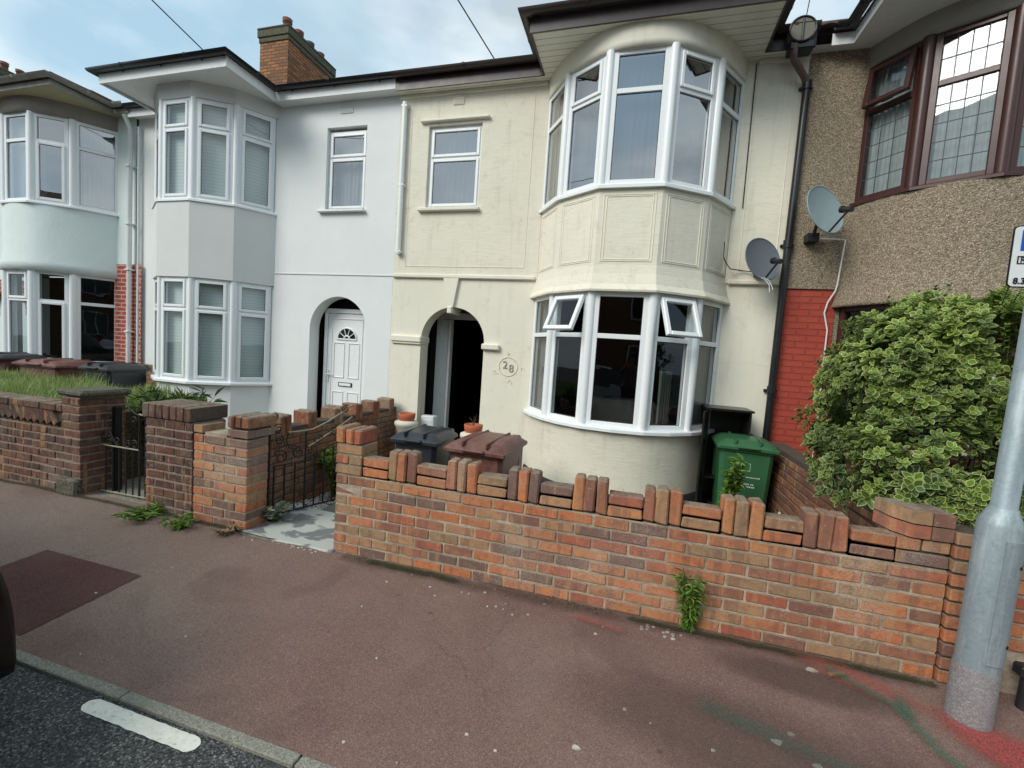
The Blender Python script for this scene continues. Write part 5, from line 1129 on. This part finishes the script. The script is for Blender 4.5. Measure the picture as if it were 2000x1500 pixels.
for z in (.80, .43): 
    a = R(-52); c = Vector((LCX + .084 * math.cos(a), LCY + .084 * math.sin(a), z)); d = Vector((math.cos(a), math.sin(a), 0)); b = MB(); b.tube([c - d * .004, c + d * .003], .008, 10); b.build('lock', 'black', lc)
Bm = Matrix.Translation((LCX, LCY, 0)); lc.matrix_world = Bm @ Matrix.Rotation(R(1.0), 4, 'Y') @ Bm.inverted()
sg = thing('parking_sign', 'white parking permit sign with blue square fixed to the lamp column', 'sign')
SXa, SXb, SZa, SZb, SY = 1.525, 1.80, 2.028, 2.292, LCY - .062
def rrect(x0, x1, z0, z1, r=.02, n=4):
    out = []
    for (cx, cz, a) in ((x1 - r, z0 + r, -90), (x1 - r, z1 - r, 0), (x0 + r, z1 - r, 90), (x0 + r, z0 + r, 180)):
        for k in range(n + 1): t_ = R(a + 90 * k / n); out.append((cx + r * math.cos(t_), cz + r * math.sin(t_)))
    return out
b = MB(); b.prism(rrect(SXa, SXb, SZa, SZb), SY, SY + .004, 0, 'y'); b.build('sign_plate', 'sign_k', sg)
b = MB(); b.prism(rrect(SXa + .005, SXb - .005, SZa + .005, SZb - .005, .016), SY - .002, SY + .001, 0, 'y'); b.build('sign_face', 'sign_w', sg)
b = MB(); b.box(SXa + .030, SXa + .115, SY - .004, SY - .001, 2.185, 2.272); b.build('symbol_panel', 'sign_b', sg)
text_mesh('P', .10, .0008, 'sign_w', Matrix.Translation((SXa + .072, SY - .005, 2.228)) @ FACE, 'lettering', sg)
b = MB()
for q in ((SXa + .024, SXa + .10, 2.128, 2.132), (SXa + .024, SXa + .10, 2.158, 2.162), (SXa + .024, SXa + .028, 2.132, 2.158), (SXa + .096, SXa + .10, 2.132, 2.158)): b.box(q[0], q[1], SY - .004, SY - .002, q[2], q[3])
b.build('zone_box', 'sign_k', sg)
text_mesh('R', .034, .0008, 'sign_k', Matrix.Translation((SXa + .043, SY - .005, 2.145)) @ FACE, 'lettering', sg)
text_mesh('8.30', .036, .0008, 'sign_k', Matrix.Translation((SXa + .018, SY - .005, 2.055)) @ FACE, 'lettering', sg, 'LEFT', .0006)
b = MB(); b.cbox(LCX - .06, LCX + .06, SY + .004, LCY - .03, 2.10, 2.125, .003); b.build('clip', 'galv', sg)
b = MB(); b.tube([(2.0, 2.70, -.02), (2.02, 2.72, .2)], .03, 10); b.cbox(1.97, 2.07, 2.69, 2.76, .16, .22, .01); tag(b.build('drain_stub', 'dark'), 'short black pipe stub at the wall foot right of the lamp column', 'pipe')

# ------------------------------------------------------------------ foliage
def rot_to(n_, up=None): return Vector(n_).to_track_quat('Z', 'Y').to_matrix()
def leaf(b, p, d, n_, L_, W_, tint, rim=False, curl=.15):
    d = Vector(d).normalized(); n_ = Vector(n_); n_ = (n_ - d * n_.dot(d)); n_ = n_.normalized() if n_.length > 1e-4 else d.orthogonal().normalized(); s = d.cross(n_); p = Vector(p)
    def P(u, v, sc=1.): return p + d * (L_ * u) + s * (W_ * v * sc) + n_ * (curl * L_ * (v * v * 1.2 - u * u * .9))
    out = [(0, 0), (.25, .40), (.55, .5), (.82, .28), (1, 0), (.82, -.28), (.55, -.5), (.25, -.40)]
    if rim:
        inn = [(.06, 0), (.28, .30), (.55, .385), (.78, .21), (.91, 0), (.78, -.21), (.55, -.385), (.28, -.30)]
        vs = [P(*q) for q in out] + [P(*q) for q in inn]
        b.add(vs, [(i, (i + 1) % 8, 8 + (i + 1) % 8, 8 + i) for i in range(8)], 1, tint, True); b.add(vs, [(8, 9, 10, 11, 12), (8, 12, 13, 14, 15)], 0, tint, True)
    else: b.add([P(*q) for q in out], [(0, 1, 2, 3, 4), (0, 4, 5, 6, 7)], 0, tint, True)
def rv3(): 
    while True:
        v = Vector((rnd(-1, 1), rnd(-1, 1), rnd(-1, 1)))
        if .05 < v.length < 1: return v.normalized()
# the variegated bush
random.seed(21)
bush = thing('bush', 'large variegated green and cream shrub behind the right garden wall', 'bush', loc=(0, 0, 0))
LOB = [((2.25, 3.75, 1.25), (.80, .62, .72)), ((1.78, 3.42, .95), (.50, .42, .46)), ((2.75, 3.6, 1.15), (.72, .58, .80)), ((2.35, 3.55, 1.75), (.55, .48, .42)), ((2.0, 3.75, 1.55), (.50, .50, .42)), ((2.15, 3.25, .88), (.55, .36, .34)), ((3.3, 3.6, 1.3), (.8, .6, .8)), ((1.85, 3.8, 1.2), (.52, .45, .62)), ((2.62, 3.35, 1.35), (.5, .4, .5)), ((2.02, 3.10, .92), (.30, .2, .22)), ((1.80, 3.65, 1.62), (.44, .42, .42)), ((2.05, 3.6, 1.85), (.42, .40, .32)), ((2.85, 3.6, 1.95), (.6, .5, .38))]
b = MB(); cnt = 0
while cnt < 4700:
    c, r = random.choice(LOB); v = rv3(); k = rnd(.70, 1.10); p = Vector((c[0] + v.x * r[0] * k, c[1] + v.y * r[1] * k, c[2] + v.z * r[2] * k))
    if p.z < .25 or (p.y < 3.04 and p.z < .80) or p.y < 2.88 or (p.x < 1.83 and p.z < .78): continue
    if any(((p.x - q[0][0]) / q[1][0]) ** 2 + ((p.y - q[0][1]) / q[1][1]) ** 2 + ((p.z - q[0][2]) / q[1][2]) ** 2 < .55 for q in LOB): continue
    nz = noise.noise(p * 3.1); 
    if nz < -.12 and k > .88: continue
    if nz < -.38: continue
    cnt += 1; o = Vector((v.x / r[0], v.y / r[1], v.z / r[2])).normalized(); sd_ = (o + Vector((0, 0, .55)) + rv3() * .55).normalized(); n = random.randint(6, 9); tb = min(1, max(0, .10 + .50 * (p.z - .6) / 1.3 + .5 * noise.noise(p * 5) + rnd(-.25, .3)))
    L0 = rnd(.038, .072) * (1.3 if p.y < 3.15 and p.z < 1.1 else 1)
    for j in range(n):
        a = 2.4 * j; t_ = j / n; q = sd_.orthogonal().normalized(); q = Matrix.Rotation(a, 3, sd_) @ q; dd = (q + sd_ * (.15 + .9 * t_)).normalized()
        leaf(b, p + sd_ * (.055 * t_), dd, sd_ + rv3() * .3, L0 * (1 - .4 * t_), L0 * rnd(.46, .6), min(1, max(0, tb + rnd(-.2, .2) + .25 * t_)), True, rnd(.05, .3))
for k in range(95):      # loose shoots breaking the outline
    c, r = random.choice(LOB); v = rv3(); v.z = abs(v.z) if random.random() < .75 else v.z * .3; p = Vector((c[0] + v.x * r[0] * .95, c[1] + v.y * r[1] * .95, c[2] + v.z * r[2] * .95))
    if p.y < 3.0 or p.z < .9 or p.x < 1.5: continue
    d = (v + Vector((0, 0, .9)) + rv3() * .3).normalized(); L_ = rnd(.10, .26); b.tube([p, p + d * L_ * .6, p + d * L_ + Vector((v.x, v.y, 0)) * .03], .003, 5, 0, r1=.001)
    for j in range(int(L_ / .013)):
        u = j * .013; q = Matrix.Rotation(2.4 * j, 3, d) @ d.orthogonal().normalized(); leaf(b, p + d * u, (q + d * .7).normalized(), d, rnd(.035, .055) * (1 - .4 * u / L_), rnd(.016, .026), rnd(.5, 1), True, rnd(.05, .35))
b.build('foliage', ['leaf_in', 'leaf_rim'], bush, recalc=False)
b = MB()
for k in range(60):
    c, r = random.choice(LOB); v = rv3(); p = Vector((c[0] + v.x * r[0] * .85, c[1] + v.y * r[1] * .85, max(.4, c[2] + v.z * r[2] * .85))); s0 = Vector((2.3 + rnd(-.25, .25), 3.7 + rnd(-.15, .15), -.05)); m_ = s0.lerp(p, .5) + Vector((0, 0, .12)); b.tube([s0, m_, p], .011, 6, r1=.003)
b.build('branch', 'stem', bush)
b = MB()     # a patch of broad plain leaves growing through
for k in range(46):
    v = rv3(); p = Vector((2.36 + .20 * v.x, 3.12 + .1 * v.y, 1.34 + .14 * v.z)); leaf(b, p, Vector((v.x, -.4, -.5 + v.z * .4)), Vector((v.x * .4, -1, .6)), rnd(.09, .13), rnd(.06, .08), rnd(.0, .8), False, .2)
b.build('broad_leaves', [leafm('plain_green_leaf', (.04, .10, .03), (.10, .20, .06))], bush, recalc=False)
b = MB()
for (x, y, z) in ((2.02, 3.2, 1.62), (2.05, 3.28, 1.60), (1.62, 3.2, 1.12), (1.66, 3.18, 1.08), (1.70, 3.2, 1.15), (2.35, 3.1, 1.72), (1.95, 3.25, 1.2)):
    for k in range(5): v = rv3(); leaf(b, (x + v.x * .015, y, z + v.z * .015), (v.x, -.3, v.z), (0, -1, .3), .022, .018, 1, False)
b.build('blossom', [flat('blossom', (.72, .70, .6), .8)], bush, recalc=False)
def weed(label, base, h, n, ll, lw, mats, name='weed', cat='plant', stems=3, spread=.12, hang=0, tilt=(0, 0), group=None, dens=14, upr=.6):
    t = thing(name, label, cat, group); b = MB(); sb = MB()
    for s_ in range(stems):
        a = rnd(0, 6.3); tx, ty = math.cos(a) * spread * rnd(.3, 1) + tilt[0], math.sin(a) * spread * rnd(.3, 1) + tilt[1]; hh = h * rnd(.65, 1)
        pts = [Vector(base) + Vector((tx * (k / 6) ** 1.4, ty * (k / 6) ** 1.4, hh * k / 6)) for k in range(7)]; sb.tube(pts, .004, 5, r1=.0015)
        for j in range(dens):
            u = rnd(.08, 1); k = min(5, int(u * 6)); p = pts[k].lerp(pts[k + 1], u * 6 - k if u < 1 else 1); v = rv3(); v.z = abs(v.z) * upr - hang; leaf(b, p, v, Vector((v.x * .2, v.y * .2, 1)), ll * rnd(.6, 1.15), lw * rnd(.7, 1.1), rnd(0, 1), False, rnd(.1, .4))
    b.build('foliage', mats, t, recalc=False); sb.build('stem', 'stem', t, recalc=False); return t
random.seed(3)
weed('tall bushy green weed growing out of the wall foot on the pavement', (.44, 2.745, .0), .36, 0, .055, .013, ['leaf_g'], stems=16, spread=.085, dens=34, tilt=(0, -.01), hang=.15)
weed('leafy green plant standing in front of the green bin', (1.02, 4.70, GZ), .96, 0, .11, .045, ['leaf_g'], 'garden_plant', stems=9, spread=.10, dens=46)
weed('small straggly weed at the foot of the dark pier', (-3.85, 2.66, 0), .10, 0, .10, .016, ['leaf_g'], stems=16, spread=.22, dens=8, upr=.35)
weed('low green weed at the foot of the orange wing wall', (-3.42, 2.63, 0), .09, 0, .08, .018, ['leaf_g'], stems=12, spread=.16, dens=8, upr=.35)
weed('dry brown weed at the corner of the orange gate pier', (-3.02, 2.70, 0), .07, 0, .05, .02, ['dry'], stems=10, spread=.15, dens=9, upr=.4)
weed('pale ivy clump sprawling beside the orange gate pier', (-2.88, 3.02, 0), .16, 0, .055, .045, [leafm('ivy', (.07, .10, .05), (.34, .38, .26))], stems=18, spread=.17, dens=14)
weed('bright green bushy plant in the gravel beside the path', (-3.18, 4.25, GZ), .62, 0, .06, .03, ['leaf_y'], 'garden_plant', stems=55, spread=.26, dens=38)
weed('thin pinkish weed between the wall and the cream bay', (.0, 4.9, GZ), .42, 0, .03, .008, ['dry'], stems=14, spread=.24, dens=10)
weed('dark spiky hedge plant behind the black iron gate', (-5.05, 3.75, -.03), .95, 0, .17, .014, [leafm('strap_leaf', (.02, .055, .012), (.15, .24, .06))], 'garden_plant', stems=90, spread=.50, dens=30, upr=1.3)
weed('low dark shrub at the far side of the mint house path', (-7.6, 4.6, -.03), .75, 0, .2, .03, ['leaf_g'], 'garden_plant', stems=36, spread=.5, dens=22)
# raised grass behind the far left wall
b = MB(); b.box(-9.6, -5.12, 3.0, 4.3, -.1, .70); struct(b.build('garden_bed', 'soil'))
b = MB()
for k in range(15000):
    x = rnd(-9.4, -5.1); y = rnd(2.98, 4.25); z = .69; h = rnd(.09, .27) * (.75 + .6 * noise.noise(Vector((x * 2, y * 2, 0)))) ; a = rnd(0, 6.3); lean = rnd(0, .6) * h; w_ = rnd(.002, .0045); dx, dy = math.cos(a), math.sin(a); t_ = rnd(0, 1) if random.random() > .15 else 1.
    p0 = (x - dy * w_, y + dx * w_, z); p1 = (x + dy * w_, y - dx * w_, z); m0 = (x + dx * lean * .35 - dy * w_ * .8, y + dy * lean * .35 + dx * w_ * .8, z + h * .6); m1 = (x + dx * lean * .35 + dy * w_ * .8, y + dy * lean * .35 - dx * w_ * .8, z + h * .6); tp_ = (x + dx * lean, y + dy * lean, z + h)
    b.add([p0, p1, m1, m0, tp_], [(0, 1, 2, 3), (3, 2, 4)], 0, t_)
o = b.build('grass', 'grassm', recalc=False); tag(o, 'long seeding grass on the raised bed behind the dark wall', 'grass', kind='stuff')
# gravel
b = MB()
for k in range(2600):
    x = rnd(-3.38, -2.62); y = rnd(3.05, 4.9); r = rnd(.008, .018)
    if x > -2.95 and y > 3.38: continue
    vs = [Vector(v) * r * rnd(.7, 1.2) + Vector((x, y, GZ + .02 + .17 * max(0, 1 - (y - 3.0) / 1.1) )) for v in ((1, 0, 0), (-1, 0, 0), (0, 1, 0), (0, -1, 0), (0, 0, .7), (0, 0, -.7))]
    b.add(vs, [(0, 2, 4), (2, 1, 4), (1, 3, 4), (3, 0, 4), (2, 0, 5), (1, 2, 5), (3, 1, 5), (0, 3, 5)], 0, rnd(0, 1))
tag(b.build('gravel', 'gravel', recalc=False), 'pale gravel strip beside the path behind the open gate', 'gravel', kind='stuff')
b = MB(); b.add([(-3.4, 3.0, -.03), (-2.93, 3.0, -.03), (-2.93, 4.1, GZ + .01), (-3.4, 4.1, GZ + .01)], [(0, 1, 2, 3)]); struct(b.build('gravel_bed', 'soil', recalc=False))
# litter specks on the pavement, moss bits
b = MB(); random.seed(9)
spots = [(rnd(-3.5, 1.6), rnd(1.4, 2.72), rnd(.003, .006)) for _ in range(24)] + [(rnd(.15, .40), rnd(2.62, 2.71), rnd(.004, .008)) for _ in range(14)] + [(rnd(-1.5, 0), rnd(2.5, 2.74), rnd(.003, .006)) for _ in range(18)] + [(rnd(-2.9, -2.1), rnd(2.68, 2.73), rnd(.004, .007)) for _ in range(14)] + [(.73, 2.05, .013), (.80, 2.12, .01), (.86, 1.98, .011), (1.05, 2.62, .016), (-.1, 1.72, .010)]
for x, y, r in spots:
    a = rnd(0, 3); z = pave_z(x, y) + .003; vs = [(x + r * 1.6 * math.cos(a + q) * (1.3 if i % 2 else .8), y + r * math.sin(a + q), z + (.0035)) for i, q in enumerate((0, 1.1, 2.2, 3.3, 4.4, 5.4))]; b.add(vs + [(v[0], v[1], z - .004) for v in vs], [(0, 1, 2, 3, 4, 5)] + [(i, (i + 1) % 6, 6 + (i + 1) % 6, 6 + i) for i in range(6)], 0, rnd(0, 1))
tag(b.build('litter_specks', 'grit', recalc=False), 'tiny pale stones and litter scattered over the red pavement', 'litter', kind='stuff')
b = MB(); random.seed(4)
for k in range(900):
    seg = random.random(); x = rnd(-1.9, 1.65) if seg < .8 else rnd(-4.1, -2.95); y = 2.765 - abs(random.gauss(0, .03)); dens = noise.noise(Vector((x * 1.6, 0, 8)))
    if dens < 0: continue
    v = rv3(); v.z = abs(v.z); leaf(b, (x, y, pave_z(x, y) + .002), v, (0, 0, 1), rnd(.008, .022), rnd(.004, .009), rnd(0, 1), False)
tag(b.build('moss_and_debris', [leafm('debris', (.05, .055, .02), (.20, .15, .08), .1, .9)], recalc=False), 'dark moss and dry debris along the foot of the brick wall', 'debris', kind='stuff')
b = MB(); b.T = Matrix.Translation((1.16, 2.60, .03)) @ Matrix.Rotation(.4, 4, 'Z'); b.cbox(-.05, .05, -.012, .012, -.008, .012, .006); b.T = None; tag(b.build('stick', 'dry'), 'short pale broken stick on the pavement near the wall foot', 'stick')

# ------------------------------------------------------------------ parked black car at the left edge (tail over the road)
def car(label, paint, loc, rot, group=None):
    t = thing('parked_car', label, 'car', group, loc); t.rotation_euler = (0, 0, R(rot)); L_, W_ = 4.1, 1.74; NX, NA = 36, 22; b = MB(); g = MB()
    top = [(0, .62), (.03, .74), (.10, .82), (.24, .87), (.30, .95), (.36, 1.18), (.44, 1.40), (.60, 1.46), (.78, 1.42), (.90, 1.20), (.95, .98), (.985, .85), (1, .55)]
    bot = [(0, .34), (.03, .22), (.1, .17), (.9, .17), (.97, .24), (1, .38)]
    def ip(T_, u):
        for (a, za), (c, zc) in zip(T_, T_[1:]):
            if u <= c: k = (u - a) / (c - a); k = k * k * (3 - 2 * k) * .5 + k * .5; return za + (zc - za) * k
        return T_[-1][1]
    vs = []; mi = []
    for i in range(NX + 1):
        u = i / NX; zt, zb = ip(top, u), ip(bot, u); endt = min(u, 1 - u); hw_ = W_ / 2 * (1 - .24 * max(0, 1 - endt / .08) ** 2.4); xx = L_ * (u - .5)
        for j in range(NA + 1):
            a = math.pi * j / NA; cs, sn = math.cos(a), math.sin(a); z = zb + (zt - zb) * (abs(sn) ** .9); belt = .88; wd = hw_ * (1 if abs(cs) > 0 else 0) * (abs(cs) ** .16) * (1 if cs >= 0 else -1)
            if z > belt: wd *= 1 - .22 * min(1, (z - belt) / .5)
            vs.append((xx, wd, z))
    fs = []
    for i in range(NX):
        for j in range(NA):
            fs.append((i * (NA + 1) + j, (i + 1) * (NA + 1) + j, (i + 1) * (NA + 1) + j + 1, i * (NA + 1) + j + 1))
    glassf = []; bodyf = []
    for f in fs:
        c = sum((Vector(vs[k]) for k in f), Vector()) / 4; u = c.x / L_ + .5
        (glassf if (.93 < c.z < 1.36 and .31 < u < .93 and abs(u - .60) > .012) else bodyf).append(f)
    b.add(vs, bodyf, 0, 0, True); b.add(vs, [tuple(i * (NA + 1) for i in range(NX + 1)) + tuple(i * (NA + 1) + NA for i in range(NX, -1, -1))], 0); b.build('body', paint, t, recalc=False, merge=True)
    g.add(vs, glassf, 0, 0, True); g.build('windows', 'dark_glassy', t, recalc=False)
    for s_ in (-1, 1):
        for xx in (-1.28, 1.24):
            w_ = MB(); w_.tube([(xx, s_ * .66, .32), (xx, s_ * .865, .32)], .32, 28); wo = w_.build('wheel', 'rubber', t); r_ = MB(); r_.tube([(xx, s_ * .85, .32), (xx, s_ * .875, .32)], .21, 20); r_.build('rim', 'alloy', wo)
        for xx, m_ in ((-L_ / 2 + .16, 'lamp'), (L_ / 2 - .12, 'terra')):
            h_ = MB(); h_.lathe([(.0, -.02), (.11, 0), (.10, .03), (.0, .05)], (0, 0, 0), 18); o_ = h_.build('headlight' if m_ == 'lamp' else 'tail_light', m_, t); o_.matrix_local = Matrix.Translation((xx, s_ * .60, .66)) @ Vector((-1 if m_ == 'lamp' else 1, s_ * .9, .3)).to_track_quat('Z', 'Y').to_matrix().to_4x4()
    b = MB(); b.cbox(-L_ / 2 - .01, -L_ / 2 + .05, -.26, .26, .38, .48, .005); b.build('number_plate', 'sign_w', t)
    return t
car('glossy black parked car cut off at the left frame edge', 'carp', (-4.20, .285, -.02), 180)

# ------------------------------------------------------------------ across the street (seen only in reflections)
def opposite():
    t = thing('terraced_house', 'dark brick terrace across the street seen reflected in the lower windows', 'house')
    b = MB(); Y = -11; b.box(-18, 16, Y - 8, Y, -.1, 5.3); b.build('wall', 'brick_red' if 0 else 'brick_ch', t)
    b = MB(); b.quad((-18, Y + .3, 5.2), (16, Y + .3, 5.2), (16, Y - 4, 7.9), (-18, Y - 4, 7.9)); b.quad((-18, Y - 8.3, 5.2), (-18, Y - 4, 7.9), (16, Y - 4, 7.9), (16, Y - 8.3, 5.2)); b.build('roof', 'tile', t, recalc=False)
    for k in range(6):
        x = -15 + k * 5.2
        for z0, z1 in ((.9, 2.3), (3.5, 4.9)):
            b = MB(); b.box(x - 1, x + 1, Y, Y + .08, z0 - .06, z1 + .06); w_ = b.build('window', 'upvc', t); b = MB(); b.box(x - .92, x - .05, Y + .08, Y + .09, z0, z1); b.box(x + .05, x + .92, Y + .08, Y + .09, z0, z1); b.build('pane', 'dark_glassy', w_)
opposite()
car('pale parked car across the street reflected in the bay window', 'van', (-1.9, -3.2, -.045), 0)
car('silver parked car across the street further right in the reflections', 'van', (3.4, -3.2, -.045), 0)

# ------------------------------------------------------------------ the photographer (seen only as a reflection in the bay glass)
def skin_body(name, J, E_, mat, parent=None, sub=2):
    me = bpy.data.meshes.new(name); names = list(J); me.from_pydata([J[k][:3] for k in names], [(names.index(a), names.index(c)) for a, c in E_], [])
    o = bpy.data.objects.new(name, me); COL.objects.link(o); m_ = o.modifiers.new('skin', 'SKIN'); 
    for i, k in enumerate(names): v = me.skin_vertices[0].data[i]; v.radius = (J[k][3], J[k][4] if len(J[k]) > 4 else J[k][3]); v.use_root = (i == 0)
    o.modifiers.new('sub', 'SUBSURF').levels = sub; o.modifiers['sub'].render_levels = sub
    bpy.context.view_layer.update(); dg = bpy.context.evaluated_depsgraph_get(); me2 = bpy.data.meshes.new_from_object(o.evaluated_get(dg)); o.modifiers.clear(); o.data = me2; me2.materials.clear(); me2.materials.append(M[mat])
    for p in me2.polygons: p.use_smooth = True
    o.parent = parent; return o
PX, PY = -.05, -.42
J = {'pelvis': (PX, PY, .98, .15, .12), 'waist': (PX, PY, 1.12, .14, .11), 'chest': (PX, PY, 1.34, .17, .12), 'neck': (PX, PY + .01, 1.50, .055), 'jaw': (PX, PY + .04, 1.58, .065), 'head': (PX, PY + .03, 1.66, .085, .095), 'crown': (PX, PY + .02, 1.73, .06),
 'shl': (PX - .17, PY, 1.42, .06), 'ell': (PX - .24, PY + .16, 1.30, .045), 'wrl': (PX - .12, PY + .30, 1.50, .028), 'pml': (PX - .10, PY + .33, 1.54, .03),
 'shr': (PX + .17, PY, 1.42, .06), 'elr': (PX + .26, PY + .14, 1.32, .045), 'wrr': (PX + .20, PY + .30, 1.50, .028), 'pmr': (PX + .18, PY + .33, 1.54, .03),
 'hl': (PX - .10, PY, .90, .10), 'knl': (PX - .11, PY + .02, .50, .065), 'anl': (PX - .12, PY, .09, .045), 'tol': (PX - .13, PY + .16, .04, .035),
 'hr': (PX + .10, PY, .90, .10), 'knr': (PX + .12, PY + .02, .50, .065), 'anr': (PX + .14, PY, .09, .045), 'tor': (PX + .16, PY + .16, .04, .035)}
E_ = [('pelvis', 'waist'), ('waist', 'chest'), ('chest', 'neck'), ('neck', 'jaw'), ('jaw', 'head'), ('head', 'crown'), ('chest', 'shl'), ('shl', 'ell'), ('ell', 'wrl'), ('wrl', 'pml'), ('chest', 'shr'), ('shr', 'elr'), ('elr', 'wrr'), ('wrr', 'pmr'), ('pelvis', 'hl'), ('hl', 'knl'), ('knl', 'anl'), ('anl', 'tol'), ('pelvis', 'hr'), ('hr', 'knr'), ('knr', 'anr'), ('anr', 'tor')]
per = skin_body('person', J, E_, 'skin'); tag(per, 'person in a dark top with both hands raised, reflected in the bay window', 'person')
T_ = {k: tuple(list(J[k][:3]) + [r * 1.14 for r in J[k][3:]]) for k in ('pelvis', 'waist', 'chest', 'shl', 'ell', 'shr', 'elr')}; T_['cl'] = (PX - .15, PY + .26, 1.45, .036); T_['cr'] = (PX + .21, PY + .26, 1.45, .036)
skin_body('jacket', T_, [('pelvis', 'waist'), ('waist', 'chest'), ('chest', 'shl'), ('shl', 'ell'), ('ell', 'cl'), ('chest', 'shr'), ('shr', 'elr'), ('elr', 'cr')], 'shirt', per)
L_ = {k: tuple(list(J[k][:3]) + [r * 1.16 for r in J[k][3:]]) for k in ('pelvis', 'hl', 'knl', 'hr', 'knr')}; L_['al'] = (PX - .12, PY, .13, .06); L_['ar'] = (PX + .14, PY, .13, .06)
skin_body('trousers', L_, [('pelvis', 'hl'), ('hl', 'knl'), ('knl', 'al'), ('pelvis', 'hr'), ('hr', 'knr'), ('knr', 'ar')], 'trouser', per)
b = MB(); b.lathe([(.02, -.02), (.082, .0), (.100, .05), (.088, .10), (.05, .13), (.01, .14)], (PX, PY + .005, 1.655), 20); b.build('hair', 'hair', per)
for s_, bx in ((-1, PX - .10), (1, PX + .18)):
    for k in range(5):
        f = {'a': (bx - s_ * .0 + (k - 2) * .017, PY + .34, 1.56, .010), 'b': (bx + (k - 2) * .018, PY + .365, 1.60 - abs(k - 2) * .006, .009), 'c': (bx + (k - 2) * .016, PY + .40, 1.605 - abs(k - 2) * .006, .0075)}
        skin_body('finger', f, [('a', 'b'), ('b', 'c')], 'skin', per, 1)
